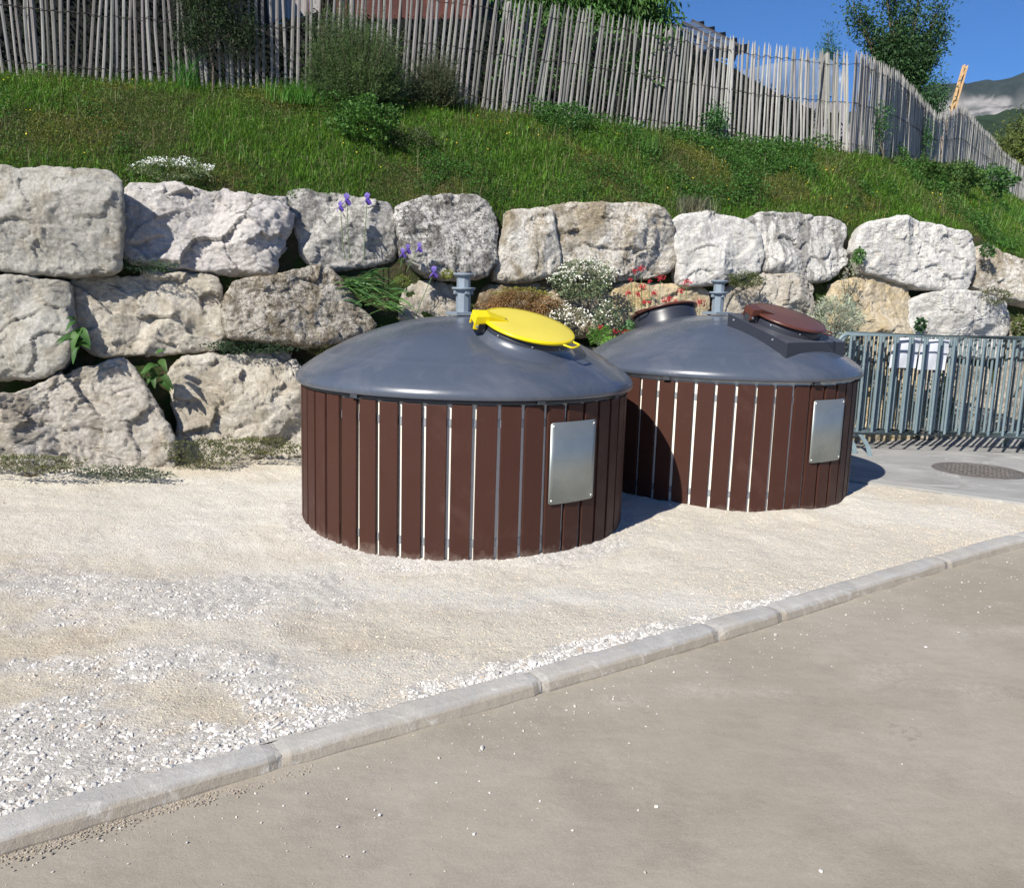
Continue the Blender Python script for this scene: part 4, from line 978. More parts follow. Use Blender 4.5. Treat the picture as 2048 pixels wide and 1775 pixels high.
# ------------------------------------------------ grassy slope cover (nobody could count it)
def slope_scatter(n, x0=-160, x1=2240, vmin=0, vmax=1.06):
    # roughly even in world area
    m_ = n*12; px = rng.uniform(x0, x1, m_); v = rng.uniform(vmin, vmax, m_)
    ln = np.linalg.norm(np.stack([np.interp(px, XS, (TP-BP)[:, i]) for i in range(3)], -1), axis=1)
    wy = np.gradient(BP[:, 0], XS); dx = np.interp(px, XS, np.hypot(wy, np.gradient((BP[:, 1]+TP[:, 1])/2, XS)))
    wgt = ln*dx/np.interp(px, XS, TP[:, 1])**1.6; keep = rng.random(m_) < wgt/np.percentile(wgt, 92)*.8
    return px[keep][:n], v[keep][:n]
def cover(px, v, P):
    a = fbm(P*A([1.1, 1.1, 1.1]), 91, 4)+.22*rng.normal(size=len(P)); b = fbm(P*A([1.6, 1.6, 1.6]), 97, 4)+.15*rng.normal(size=len(P))
    # 0 thyme-like mat, 1 grass, 2 leafy weeds ; photo: olive mats at left of centre, lush grass right of centre
    lush = np.interp(px, [-200, 150, 300, 560, 620, 700, 900, 1300, 1800, 2100], [.35, .25, -.25, -.15, .35, .30, .20, .15, .05, .5])
    g = a+lush; return np.where(g > .18, 1, np.where(b > .35, 2, 0)), a, b
px, v = slope_scatter(190000); P = slope_pt(px, v); typ, a, b = cover(px, v, P); P[:, 2] -= .01
n = len(P); k = typ == 1
far_ = np.clip(P[:, 1]/9, .8, 1.9)
H = np.where(k, rng.uniform(.03, .115, n), rng.uniform(.02, .06, n))*np.where(rng.random(n) < .05, 1.6, 1)*(.75+.25*far_)
Cg = np.where(k[:, None], shade((.112, .235, .026), n, .5), shade((.105, .165, .032), n, .4))
Cg = np.where((typ == 0)[:, None] & (rng.random(n) < .45)[:, None], shade((.16, .16, .055), n, .4), Cg)
Cg = np.where((rng.random(n) < .05)[:, None], shade((.30, .27, .13), n), Cg)
g1 = blades(P, H, .0022*far_+.0012, rng.uniform(.1, 1.1, n), Cg)
px, v = slope_scatter(330000); P = slope_pt(px, v); typ, a, b = cover(px, v, P); n = len(P)
D = nz(rng.normal(size=(n, 3))*A([1, 1, .7])+A([-.1, -.3, .65])); D[:, 2] = np.abs(D[:, 2])
hgt = rng.random(n)*np.where(typ == 2, .15, np.where(typ == 0, .06, .06))*(1+.8*np.clip(fbm(P*3.2, 111, 2), -.6, 1))
P[:, 2] += hgt-.01
L = np.where(typ == 2, rng.uniform(.018, .035, n), rng.uniform(.009, .020, n))*np.clip(P[:, 1]/9, .9, 1.8)
cl = np.where((typ == 2)[:, None], shade((.065, .165, .030), n, .35), np.where((typ == 0)[:, None], shade((.115, .18, .036), n, .5), shade((.105, .215, .032), n, .5)))
gold = (fbm(P*1.3, 131, 2) > .25) & (typ == 0); cl = np.where(gold[:, None], shade((.20, .215, .036), n, .3), cl)
g2 = leafset(P, D, L, L*.30, cl)
tag(put('grass_cover', [g1, g2], m_grass), 'dense grass, thyme mats and low weeds covering the bank above the boulders', 'grass', kind='stuff')
# taller stalks and seed heads standing out of the mat
px, v = slope_scatter(2600, vmin=.02, vmax=1.); P = slope_pt(px, v); n = len(P)
st_ = blades(P, rng.uniform(.10, .26, n), .0016*np.clip(P[:, 1]/9, 1, 1.6), rng.uniform(.05, .5, n), np.where((rng.random(n) < .4)[:, None], shade((.30, .27, .15), n), shade((.13, .22, .05), n)))
hd = P+A([0, 0, 1])*rng.uniform(.10, .20, (n, 1))+rng.normal(size=(n, 3))*.02
h_ = leafset(hd, rng.normal(size=(n, 3))*.4+A([0, 0, 1]), rng.uniform(.015, .04, n), .0035, shade((.22, .22, .10), n, .4))
tag(put('grass_stalks', [st_, h_], m_grass), 'taller dry and green stalks with seed heads sticking out of the bank', 'grass', kind='stuff')
# tiny yellow and pink wild flowers in the bank
px, v = slope_scatter(500); P = slope_pt(px, v); mk_ = (fbm(P*1.1, 141, 2) > .05); P = P[mk_]; n = len(P); P[:, 2] += rng.uniform(.05, .11, n)
tag(put('wildflowers', [tris(P, .0065*np.clip(P[:, 1]/9, 1, 1.5), shade((.75, .58, .03), n, .15))], m_petal), 'tiny yellow wild flowers dotted through the bank', 'wild flowers', kind='stuff')

PLANT = 1.3
def clump(name, loc, label, cat, n, rad, leaf, colr, up=.6, droop=.2, wr=.3, stems=0, group=None, seed=0, hollow=.35, cv=.3, stem_h=1., parent=None):
    """bushy plant: twig stems + leaves spread through an ellipsoidal, lumpy crown"""
    rx, ry, rz = rad
    if isinstance(loc, list): loc = (loc[0], loc[1], loc[2]-.9*rz)
    root = empty(name, loc, label, cat, group) if parent is None else parent
    q = nz(rng.normal(size=(n, 3))); r_ = rng.random(n)**(1/3)*(1-hollow)+hollow; r_ = np.minimum(r_, 1)
    lump = 1+.32*fbm(q*2.2+seed, 200+seed, 3)
    P = q*(r_*lump)[:, None]*A([rx, ry, rz]); P[:, 2] = P[:, 2]+rz*.9; ok = P[:, 2] > -.02
    keep = ok & (fbm(P*A([2.2/rx, 2.2/ry, 2.2/rz])*.8+seed, 210+seed, 3) > -.42); P = P[keep]; q = q[keep]
    D = nz(q*A([1, 1, .8])+A([0, 0, up])+.5*rng.normal(size=P.shape)); L = rng.uniform(.65, 1.25, len(P))*leaf
    patch = 1+.3*fbm(P*3/max(rad)+seed, 220, 2)
    put('foliage', [leafset(P, D, L, L*wr, shade(colr, len(P), cv)*patch[:, None], droop)], m_leaf, root)
    if stems:
        b = MB()
        for i in range(stems):
            d = nz(rng.normal(size=3)*A([rx, ry, 0])+A([0, 0, rz*1.5]))*rz*1.6*stem_h; w_ = rng.normal(size=3)*.06*rz
            b.tube([A([0, 0, -.05])+d*t+w_*math.sin(t*3) for t in (0, .35, .7, 1)], [.010*max(rad)*2, .007*max(rad)*2, .005*max(rad)*2, .002*max(rad)*2], 6)
        b.build('stem', m_twig, root)
    return root
def sp(x, v): return tuple(float(q) for q in slope_pt(A([float(x)]), A([float(v)]))[0])
# spiky-leaved bushes against the fence
def rosemary(loc, label, rad, n, colr, seed):
    root = empty('evergreen_bush', loc, label, 'bush'); rx, ry, rz = rad
    parts = []; b = MB(); ns = n
    for i in range(ns):
        q = rng.normal(size=3); q[2] = abs(q[2])*.9+.05; q = nz(q); s = rng.uniform(.45, 1)*(1+.30*float(fbm(q*2.3+seed, seed, 2)))
        tip = q*A([rx, ry, rz*1.0])*s*A([1, 1, 1.15]); base = tip*rng.uniform(.25, .62); tip = tip+A([0, 0, .22*rz*rng.random()])
        m_ = 34; t = rng.random(m_); ax = tip-base; P = base+ax*t[:, None]; D = nz(nz(ax)*.9+.8*rng.normal(size=(m_, 3)))
        parts.append(leafset(P, D, rng.uniform(.022, .038, m_), .0030, shade(colr, m_, .35)*(1 if rng.random() > .18 else .7), .05))
        if i % 5 == 0: b.tube([A([0, 0, -.05]), base*.5, base, tip], [.008, .006, .004, .001], 5)
    put('foliage', parts, m_leaf, root); b.build('stem', m_twig, root); return root
rosemary(sp(722, .86), 'big dark green rosemary bush growing against the paling fence', (.60, .42, .84), 2100, (.072, .122, .040), 3)
rosemary(sp(655, .93), 'smaller rosemary bush at the left side of the big one by the fence', (.32, .28, .66), 560, (.072, .122, .044), 5)
rosemary(sp(870, .92), 'straggly grey green shrub at the fence foot, right of the big rosemary bush', (.40, .28, .56), 620, (.060, .080, .040), 7)
clump('leafy_weed', sp(735, .45), 'dark green leafy weed clump below the big rosemary bush', 'weed', 2600, (.32, .24, .20), .040, (.052, .125, .022), wr=.34, seed=4)
clump('leafy_weed', sp(820, .42), 'brownish low shrublet on the bank right of the dark leafy weed clump', 'weed', 1500, (.26, .20, .12), .028, (.075, .095, .040), wr=.25, seed=6)
clump('leafy_weed', sp(1130, .80), 'green weed tuft at the fence foot behind the yellow lid\'s bank', 'weed', 1200, (.28, .18, .14), .035, (.055, .13, .035), wr=.3, seed=8)
def fleabane(x, v, label, rad, n, hgt, colr, seed=0):
    root = empty('grass_tuft', sp(x, v), label, 'grass tuft'); q = rng.normal(size=(n, 3))*A([rad*.35, rad*.35, 0])
    o = put('blade', [blades(q, rng.uniform(.5, 1.1, n)*hgt, .0035, rng.uniform(.15, .9, n), shade(colr, n, .3))], m_grass, root); o['kind'] = 'stuff'
fleabane(1385, .05, 'grey brown lavender tuft at the bank edge above the clean white boulder', .28, 420, .22, (.15, .15, .10))
fleabane(375, .97, 'tall bright grass tuft at the fence foot near the dark bush', .16, 110, .34, (.06, .17, .03))
fleabane(590, .80, 'bright green grass tuft left of the rosemary bushes', .34, 420, .26, (.075, .19, .03))
fleabane(2040, .35, 'lush pale green grass tuft at the right frame edge of the bank', .8, 800, .32, (.085, .19, .035))
fleabane(1290, .62, 'light green grass tuft in the middle of the bank right of centre', .2, 200, .2, (.085, .18, .035))
clump('broad_weed', sp(1880, .42), 'dark green bramble patch on the bank at right, under the fence bend', 'weed', 2600, (.50, .36, .17), .05, (.050, .10, .022), wr=.38, seed=12)
clump('broad_weed', sp(1955, .50), 'green nettle patch before the receding part of the fence', 'weed', 1800, (.55, .36, .20), .06, (.055, .13, .035), wr=.36, seed=13)

# cushions and plants rooted in the wall joints --------------------------------------------
def wp(x, y, off=-.02): return [float(q) for q in on_wall(x, y, off)]      # a list: centre of the plant
def flowers_on(root, n, rad, r, colr, up=.9, zc=.9, name='flower', seed=0, zmin=-.2):
    q = nz(rng.normal(size=(n*3, 3))); q = q[(q[:, 1] < .45) & (q[:, 2] > zmin)][:n]; rx, ry, rz = rad
    lump = 1+.32*fbm(q*2.2+seed, 200+seed, 3)
    P = q*lump[:, None]*A([rx, ry, rz])*rng.uniform(.92, 1.12, (len(q), 1))+A([0, 0, rz*zc]); ok = fbm(P*9, 7+seed, 2) > -.25; P = P[ok]
    o = put(name, [tris(P, rng.uniform(.75, 1.2, len(P))*r, shade(colr, len(P), .08, .02))], m_petal, root); o['kind'] = 'stuff'; return o
c1 = clump('flowering_cushion', sp(345, .06), 'rounded cushion of small white flowers on the bank above the pinkish boulder', 'flower cushion', 2600, (.30, .20, .09), .020, (.17, .21, .11), seed=21)
flowers_on(c1, 800, (.30, .20, .09), .0065, (.60, .61, .63), seed=21, zmin=.15)
c2 = clump('flowering_cushion', wp(1168, 562, -.06), 'big grey green cushion with white flowers hanging below the wide cream boulder', 'flower cushion', 3400, (.29, .15, .17), .024, (.15, .19, .11), seed=22, up=.2)
flowers_on(c2, 430, (.29, .15, .17), .0075, (.66, .66, .62), seed=22)
c3 = clump('flowering_cushion', wp(1110, 642, -.12), 'lower cushion crowded with white flowers just right of the yellow lid', 'flower cushion', 3000, (.26, .17, .17), .022, (.17, .17, .10), seed=23, up=.2)
flowers_on(c3, 560, (.26, .17, .17), .0085, (.66, .64, .60), seed=23)
c4_ = clump('flowering_cushion', wp(1215, 640, -.10), 'small drooping white flowered cushion between the big cushion and the red valerian', 'flower cushion', 1500, (.13, .12, .17), .022, (.13, .17, .10), seed=24, up=.2)
flowers_on(c4_, 170, (.13, .12, .17), .008, (.64, .64, .60), seed=24)
clump('moss_cushion', wp(1050, 588, -.06), 'yellow green moss strip along the top of the brown matted boulder', 'moss', 1500, (.26, .10, .05), .018, (.20, .19, .04), seed=25)
clump('dry_moss_mat', wp(1040, 612, -.10), 'mat of dry rust brown moss hanging over the boulder behind the yellow lid', 'moss', 9000, (.34, .07, .13), .016, (.20, .115, .05), seed=26, up=-.6, cv=.4)
clump('moss_cushion', wp(1492, 560, -.08), 'dark green moss cushion in the joint under the clean white boulder', 'moss', 2600, (.17, .12, .085), .016, (.075, .095, .030), seed=27)
clump('moss_cushion', wp(1990, 592, -.06), 'olive trailing plant between the two rightmost white boulders', 'moss', 1600, (.20, .10, .09), .018, (.10, .11, .05), seed=28)
clump('moss_cushion', wp(805, 560, -.06), 'small round yellow green moss tuft under the black blotched boulder', 'moss', 500, (.06, .05, .045), .014, (.16, .19, .04), seed=29)
clump('moss_cushion', wp(895, 549, -.06), 'tiny bright moss tuft left of the near lifting post', 'moss', 500, (.055, .05, .04), .014, (.20, .22, .04), seed=30)
clump('creeping_plant', wp(500, 694, .0), 'dark creeping plant in the joint above the partly hidden beige boulder', 'creeper', 1500, (.36, .09, .05), .020, (.035, .065, .035), seed=31)
clump('creeping_plant', wp(290, 532, .02), 'dark creeping plant in the shaded joint under the huge grey boulder', 'creeper', 900, (.26, .08, .045), .018, (.035, .065, .035), seed=32)
clump('creeping_plant', wp(655, 702, .0), 'small dry creeping plant in the joint just left of the near dome', 'creeper', 700, (.14, .08, .06), .018, (.10, .11, .04), seed=33)
silver = clump('silver_bush', wp(1668, 640, -.16), 'silvery grey leaved bush between the brown hatch lid and the barriers', 'bush', 5200, (.24, .20, .24), .038, (.34, .37, .30), seed=34, wr=.14, stems=14, hollow=.2, droop=.0)
clump('silver_bush', wp(1700, 560, -.04), 'thin pale dry stalks above the silvery bush in the boulder joint', 'bush', 420, (.09, .07, .20), .03, (.36, .36, .30), seed=35, wr=.12, stems=6)
clump('weed_tuft', wp(1590, 715, -.05), 'low weed behind the far bin near the barrier rail end', 'weed', 600, (.14, .1, .1), .03, (.06, .11, .04), seed=36)
clump('leafy_weed', wp(1842, 650, -.03), 'dark leafy sprig in the joint left of the whitish boulder', 'weed', 160, (.045, .04, .065), .04, (.03, .085, .03), seed=37, wr=.36)
clump('leafy_weed', wp(2040, 655, -.03), 'olive sprig in the joint at the far right frame edge', 'weed', 420, (.08, .06, .12), .04, (.10, .12, .04), seed=38, wr=.36)
clump('leafy_weed', wp(1718, 512, .02), 'small bright green sprig in the joint left of the big white boulder', 'weed', 300, (.05, .05, .07), .035, (.09, .19, .05), seed=39, wr=.3)
clump('leafy_weed', wp(1975, 500, -.03), 'little green tuft where the far right boulder meets the bank', 'weed', 260, (.07, .05, .06), .04, (.06, .13, .04), seed=40, wr=.3)
clump('leafy_weed', wp(1880, 800, -.02), 'green weed growing behind the bars in the middle of the barriers', 'weed', 700, (.12, .08, .25), .05, (.05, .10, .035), seed=41, wr=.3)
for x, y, rr_, cc_, lb, sd in ((60, 925, (.42, .12, .055), (.13, .14, .07), 'dusty low weeds at the foot of the sloping boulder by the left frame edge', 42), (400, 905, (.26, .13, .12), (.11, .12, .055), 'dry green weed mound at the foot between the two ground boulders', 43),
                               (520, 892, (.36, .12, .06), (.11, .12, .045), 'creeping weeds with yellow tips under the beige ground boulder beside the near bin', 44), (250, 945, (.34, .1, .035), (.11, .13, .09), 'thin line of tiny pale plants where the gravel meets the sloping boulder', 45)):
    clump('foot_weeds', wp(x, y, -.36 if x < 300 else -.12), lb, 'weeds', 1700, rr_, .022, cc_, seed=sd, wr=.26, stems=8)
# broad-leaved rosettes
def rosette(loc, label, n, Lf, seed, hang=.5):
    root = empty('broad_leaved_plant', loc, label, 'plant', 'broad leaved plants in the wall joints')
    for i in range(n):
        az = rng.uniform(-2.9, -.25); el = rng.uniform(-.9, .9); L = Lf*rng.uniform(.6, 1.1); wd = L*.19
        d = A([math.cos(az)*math.cos(el), math.sin(az)*math.cos(el)*.6, math.sin(el)]); d /= np.linalg.norm(d); sd = np.cross(d, A([0, -.6, .8])); sd /= np.linalg.norm(sd); up = np.cross(sd, d); up = up*np.sign(up[2]+1e-6)
        o = A([rng.normal()*.02, 0, rng.normal()*Lf*.45]); V = []; m_ = 9
        for k in range(m_):
            t = k/(m_-1); w_ = wd*math.sin(math.pi*min(1, t*.93+.05))**.75*(1.15 if t < .6 else 1); c = o+d*L*t-A([0, 0, 1])*L*hang*t*t*.6+up*L*.16*math.sin(t*math.pi)
            V += [c-sd*w_+up*w_*.35, c, c+sd*w_+up*w_*.35]
        F = [[3*k+j, 3*k+j+1, 3*k+4+j, 3*k+3+j] for k in range(m_-1) for j in (0, 1)]
        cc = shade((.045, .105, .026), 1, .25); mk('leaf', A(V), A(F), m_leaf, root, smooth=True, cols=np.repeat(cc, len(V), 0))
    return root
rosette(wp(158, 672, -.20), 'broad leaved plant hanging between the left edge boulder and the cracked beige block', 11, .17, 1)
rosette(wp(318, 735, -.04), 'shaded broad leaved plant under the cracked beige block', 10, .15, 2)
rosette(sp(95, .96), 'broad leaved plant at the fence foot near the left frame edge', 7, .15, 3, .2)
# iris: sword leaves, stems with violet flowers
iris = empty('iris_plant', wp(745, 560, -.03), 'sword leaved irises with violet flowers in the joint left of the near lifting post', 'iris')
I0 = A(iris.location[:]); Vs = []; Fs = []; Cs = []; o_ = 0
for i in range(125):
    b0 = A([rng.uniform(-.30, .17), rng.uniform(-.03, .06), 0.]); b0[2] = -.04-.30*max(0, b0[0]+.02)*1.+rng.uniform(-.20, .08)*(1 if b0[0] > -.12 else .3)
    az = rng.uniform(-.75, .45) if rng.random() < .72 else rng.uniform(2.4, 3.6); L = rng.uniform(.14, .34)
    d = nz(A([math.cos(az), -abs(math.sin(az))*.8-.35, rng.uniform(-.05, 1.0)])); sd = nz(np.cross(d, A([.2, -.5, .9])+.4*rng.normal(size=3))); wd = rng.uniform(.008, .014); m_ = 7
    for k in range(m_):
        t = k/(m_-1); w_ = wd*(1-t**2.2)+.0006; c = b0+d*L*t-A([0, 0, 1])*L*.42*t*t
        Vs += [c-sd*w_, c+sd*w_]
    Fs += [[o_+2*k, o_+2*k+1, o_+2*k+3, o_+2*k+2] for k in range(m_-1)]; o_ += 2*m_
    Cs.append(np.repeat(shade((.075, .155, .045) if rng.random() < .7 else (.045, .11, .04), 1, .3), 2*m_, 0))
mk('foliage', A(Vs), A(Fs), m_leaf, iris, smooth=False, cols=np.concatenate(Cs))
def iris_flower(x, y, sx_, sy_, off=-.14, scl=1.):
    p = on_wall(x, y, off)-I0; s0 = on_wall(sx_, sy_, -.06)-I0
    b = MB(); mid = (p+s0)/2+A([0, -.03, .0]); b.tube([s0, (s0+mid)/2+A([0, -.01, 0]), mid, (mid+p)/2, p], .0035, 6); b.build('flower_stem', m_leafs, iris)
    V = []; F = []; o_ = 0; C = []
    for k in range(6):
        az = k*math.pi/3+.4; upw = k % 2 == 0; L = .042*scl; wd = .021*scl
        d = A([math.cos(az)*.55, math.sin(az)*.55, .75 if upw else -.55]); sd = A([-math.sin(az), math.cos(az), 0])
        for j in range(6):
            t = j/5; w_ = wd*math.sin(math.pi*(.12+.83*t))**.7; c = p+d*L*t*1.25+A([-math.cos(az), -math.sin(az), 0])*L*.35*t*t*(1 if upw else -.6)+A([0, 0, -.02 if not upw else .0])*t*t
            V += [c-sd*w_, c+A([0, 0, .004]), c+sd*w_]
            cc = A([.26, .19, .62]) if upw else A([.17, .10, .50]); C += [cc*rng.uniform(.85, 1.2)]*3
        F += [[o_+3*j+q, o_+3*j+q+1, o_+3*j+q+4, o_+3*j+q+3] for j in range(5) for q in (0, 1)]; o_ += 18
    mk('flower', A(V), A(F), m_petal, iris, smooth=True, cols=np.clip(A(C), 0, 1))
m_leafs = simple('green_stem', (.09, .14, .05), .6)
for x, y, a_, b_ in ((735, 397, 728, 520), (694, 398, 700, 520), (681, 412, 690, 520), (816, 497, 800, 540), (839, 494, 812, 545), (806, 505, 800, 545), (868, 543, 828, 640)): iris_flower(x, y, a_, b_, scl=1.15 if y < 400 or x == 868 else .9)
# red valerian
val = empty('valerian_plant', wp(1300, 690, -.18), 'red valerian with tall stalks of crimson flower heads behind the far bin', 'valerian')
V0 = A(val.location[:])
clump('valerian_plant', V0, None, None, 1500, (.30, .12, .13), .05, (.10, .19, .09), seed=51, wr=.25, parent=val)
heads = [(1282, 538, 1), (1270, 542, .7), (1321, 556, 1.05), (1300, 562, .5), (1257, 586, .8), (1276, 588, .7), (1284, 573, 1.), (1299, 605, .5), (1332, 601, 1.15), (1322, 622, .9), (1375, 565, 1.2), (1362, 582, .8), (1352, 604, .8), (1366, 606, .7), (1401, 605, 1.3), (1391, 610, .8), (1288, 604, .6), (1312, 625, .7), (1262, 560, .6), (1340, 596, .7), (1203, 656, 1.1), (1230, 662, .8), (1250, 664, 1.), (1308, 586, .8)]
for x, y, s in heads:
    p = on_wall(x, y, -.18)-V0; b0 = A([p[0]*.8+rng.normal()*.02, .0, -.02]); b = MB(); b.tube([b0, (b0*.45+p*.55)+A([rng.normal()*.008, 0, 0]), p], .0028, 5); b.build('stalk', m_leafs, val)
    n = int(60*s); q = rng.normal(size=(n, 3))*A([.017, .015, .014])*s
    put('flower_head', [tris(p+q, .0062, shade((.38, .028, .042), n, .35))], m_petal, val)
# fern
fern = empty('fern', wp(1195, 690, -.22), 'bright green fern between the near dome and the red valerian', 'fern'); pr = []
b = MB()
for i in range(13):
    az = rng.uniform(.2, 2.9); d = A([math.cos(az)*.7, -.35, math.sin(az)*.75+.25]); L = rng.uniform(.15, .27); t = np.linspace(.12, 1, 24); c = d*L*t[:, None]-A([0, 0, 1])*(L*.25*t*t)[:, None]
    sdv = nz(np.cross(d, A([0, -1, .2])))
    for sgn in (-1, 1):
        pr.append(leafset(c, nz(sdv*sgn+d*.5)+0*c, (.055*(1-t)+.012), .0055, shade((.13, .27, .045), 24, .2), .15))
    b.tube([c[0]*0, c[8], c[16], c[-1]], .002, 5)
put('frond', pr, m_leaf, fern); b.build('stem', m_leafs, fern)

# ================================================================== PALING FENCE
lean = crv([(-100, -6), (0, -4.5), (90, -1), (170, 6), (240, 3), (330, -1.5), (420, -2), (550, .5), (700, 3), (900, 4.5), (1050, 6), (1200, 5), (1330, 2.5), (1400, .5), (1600, -3), (1700, -5), (1790, -9), (1840, -12), (1900, -7), (2000, -5), (2040, -3)])
ftop = crv([(1640, 97), (1690, 98), (1740, 122), (1790, 152), (1815, 176), (1840, 205), (1866, 228), (1885, 226), (1905, 214), (1921, 216), (1950, 250), (1976, 272), (2000, 302), (2025, 322), (2060, 345), (2130, 380)])
m = NT('weathered_paling')
at = m.n('ShaderNodeAttribute', attribute_name='Col')
c = m.mix(1., at.outputs['Color'], m.ramp(m.noise(30, 6, .7, sc3=(1, 1, .12)), .25, .75, (.60, .59, .58, 1), (1.25, 1.24, 1.22, 1)), 'MULTIPLY')
m_pale = m.fin(c, .85, m.bump(m.noise(60, 5, .7, sc3=(1, 1, .1)), .004), spec=.25)
m_wire = simple('rusty_wire', (.045, .035, .03), .7, metal=.3)
f0 = fence_pt(20.)
m_pole = simple('weathered_post', (.20, .19, .175), .9, var=.25, sc=14, bump=.006)
fence = empty('paling_fence', tuple(float(q) for q in fence_pt(900.)), 'long weathered grey split paling fence bound with wire along the top of the bank', 'fence')
FL = A(fence.location[:])
pxs = np.arange(-130, 2125, 1.0); FP = A([fence_pt(x) for x in pxs]); cumf = np.concatenate([[0], np.cumsum(np.linalg.norm(np.diff(FP, axis=0)[:, :2], axis=1))])
def top_z(x, bz, Y):
    if x < 1640: return bz+1.19
    return on_y(x, float(ftop(x)), Y)[2]
Vf, F4, F3, Cf, o_ = [], [], [], [], 0; wires = {0: [], 1: [], 2: []}
s = 0.
while s < cumf[-1]-.05:
    x = float(np.interp(s, cumf, pxs)); p = A([np.interp(s, cumf, FP[:, i]) for i in range(3)])
    q = A([np.interp(min(s+.05, cumf[-1]), cumf, FP[:, i]) for i in range(3)]); d = (q-p)[:2]; d = d/np.linalg.norm(d); d3 = A([d[0], d[1], 0]); nrm = A([d[1], -d[0], 0])
    wd = float(np.clip(rng.normal(.0150, .0026), .010, .021)); th = wd*rng.uniform(.5, .8)
    zt = top_z(x, p[2], p[1])+rng.normal()*.013; zb = p[2]-.12; Hh = zt-zb
    ln_ = math.tan(math.radians(float(lean(x))+rng.normal()*.8)); wob = rng.normal(size=2)*.007; of = rng.normal()*.006
    tw = rng.uniform(-.5, .5)
    ks = [0, .25, .5, .72, .9, .965, 1.]; rs = [1.05, 1, 1, .95, .9, .6, .12]
    tone = rng.uniform(.62, 1.12); base = A([.272, .266, .256])*tone; base = base+rng.normal(size=3)*.004
    if rng.random() < .07: base = base*.6
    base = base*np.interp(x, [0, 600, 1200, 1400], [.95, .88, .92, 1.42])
    for k, r_ in zip(ks, rs):
        z = zb+Hh*k; c = A([p[0], p[1], z])+d3*((k-.1)*Hh*ln_+wob[0]*math.sin(k*5+of*90))+nrm*(of+wob[1]*math.sin(k*4+1))
        for a in range(6):
            an = a*math.pi/3+tw; Vf.append(c+d3*math.cos(an)*wd*r_*rng.uniform(.93, 1.07)+nrm*math.sin(an)*th*r_)
    n = len(ks)
    F4 += [[o_+i*6+j, o_+i*6+(j+1) % 6, o_+(i+1)*6+(j+1) % 6, o_+(i+1)*6+j] for i in range(n-1) for j in range(6)]
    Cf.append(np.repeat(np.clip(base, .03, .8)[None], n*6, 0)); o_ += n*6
    for wi, kf in enumerate((.10, .50, .87)):
        z = p[2]+(zt-p[2]+.0)*kf; c = A([p[0], p[1], p[2]+(zt-p[2])*kf])+d3*((kf)*Hh*ln_)+nrm*.0
        wires[wi] += [c+nrm*(th+.006), c+d3*.022+nrm*.0]
    s += float(np.interp(x, [230, 300, 600, 700], [1.02, 1.16, 1.16, 1.03]))*max(.036, rng.normal(.053, .0045))*(1+.16*float(vn(A([s*1.3, 3.3, 1.1]), 4))) if x < 1660 else rng.uniform(.030, .040)*(1+max(0, x-1800)/400)
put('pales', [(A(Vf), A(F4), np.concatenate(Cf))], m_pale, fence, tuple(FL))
for wi in wires:
    b = MB(); b.tube(A(wires[wi])+A([0, 0, 1])*(rng.normal(size=(len(wires[wi]), 1))*.004), .0032, 5, cap=False); b.build('wire', m_wire, fence, tuple(FL))
for x in (60, 385, 700, 1010, 1330, 1640, 1835, 1990):
    p = fence_pt(float(x)); b = MB(); zt = top_z(x, p[2], p[1])-.03; b.tube([p+A([0, .07, -.3]), p+A([0, .07, .3]), A([p[0]+.01, p[1]+.07, zt-.02]), A([p[0]+.01, p[1]+.07, zt])], [.038, .036, .034, .012], 10); b.build('post', m_pole, fence, tuple(FL), smooth=True)

# ================================================================== BEHIND THE FENCE
def fpt(x, y, back): return on_y(x, y, float(fence_pt(float(x))[1])+back)
# added foliage mass, shade behind the pales put into its near-black colour
m_hedge = foliage('shade_leaves', .1, .9); m_hedge.node_tree.nodes['Principled BSDF'].inputs['Specular IOR Level'].default_value = .03
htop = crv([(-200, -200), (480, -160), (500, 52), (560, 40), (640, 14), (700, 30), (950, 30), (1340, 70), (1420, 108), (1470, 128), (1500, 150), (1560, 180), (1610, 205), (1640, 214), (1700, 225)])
shade_hedge = empty('shade_hedge', tuple(float(q) for q in fpt(700, 200, .8)), 'added near-black foliage mass, coloured as the shade right behind the paling fence', 'shade_hedge'); HL = A(shade_hedge.location[:])
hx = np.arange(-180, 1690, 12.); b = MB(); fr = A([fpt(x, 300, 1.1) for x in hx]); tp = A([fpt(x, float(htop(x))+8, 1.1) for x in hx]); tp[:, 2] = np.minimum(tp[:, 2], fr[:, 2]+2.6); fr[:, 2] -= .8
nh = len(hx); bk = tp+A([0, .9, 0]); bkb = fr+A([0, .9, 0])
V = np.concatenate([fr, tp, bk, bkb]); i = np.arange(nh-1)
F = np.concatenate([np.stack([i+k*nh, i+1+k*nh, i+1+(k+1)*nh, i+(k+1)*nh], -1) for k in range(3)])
b.add(V, F); b.build('shade_core', simple('shade_black', (.004, .005, .004), .95, var=.4), shade_hedge, tuple(HL))  # solid core coloured near black so the gaps read as shade
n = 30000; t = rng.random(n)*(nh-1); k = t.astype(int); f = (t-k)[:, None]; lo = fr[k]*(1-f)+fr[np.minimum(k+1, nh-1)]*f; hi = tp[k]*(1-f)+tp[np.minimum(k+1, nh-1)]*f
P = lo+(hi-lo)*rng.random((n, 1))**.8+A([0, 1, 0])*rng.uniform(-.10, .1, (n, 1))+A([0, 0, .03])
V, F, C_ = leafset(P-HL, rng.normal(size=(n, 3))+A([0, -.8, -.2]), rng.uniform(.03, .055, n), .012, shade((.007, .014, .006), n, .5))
mk('foliage', V, F, m_hedge, shade_hedge, cols=C_)
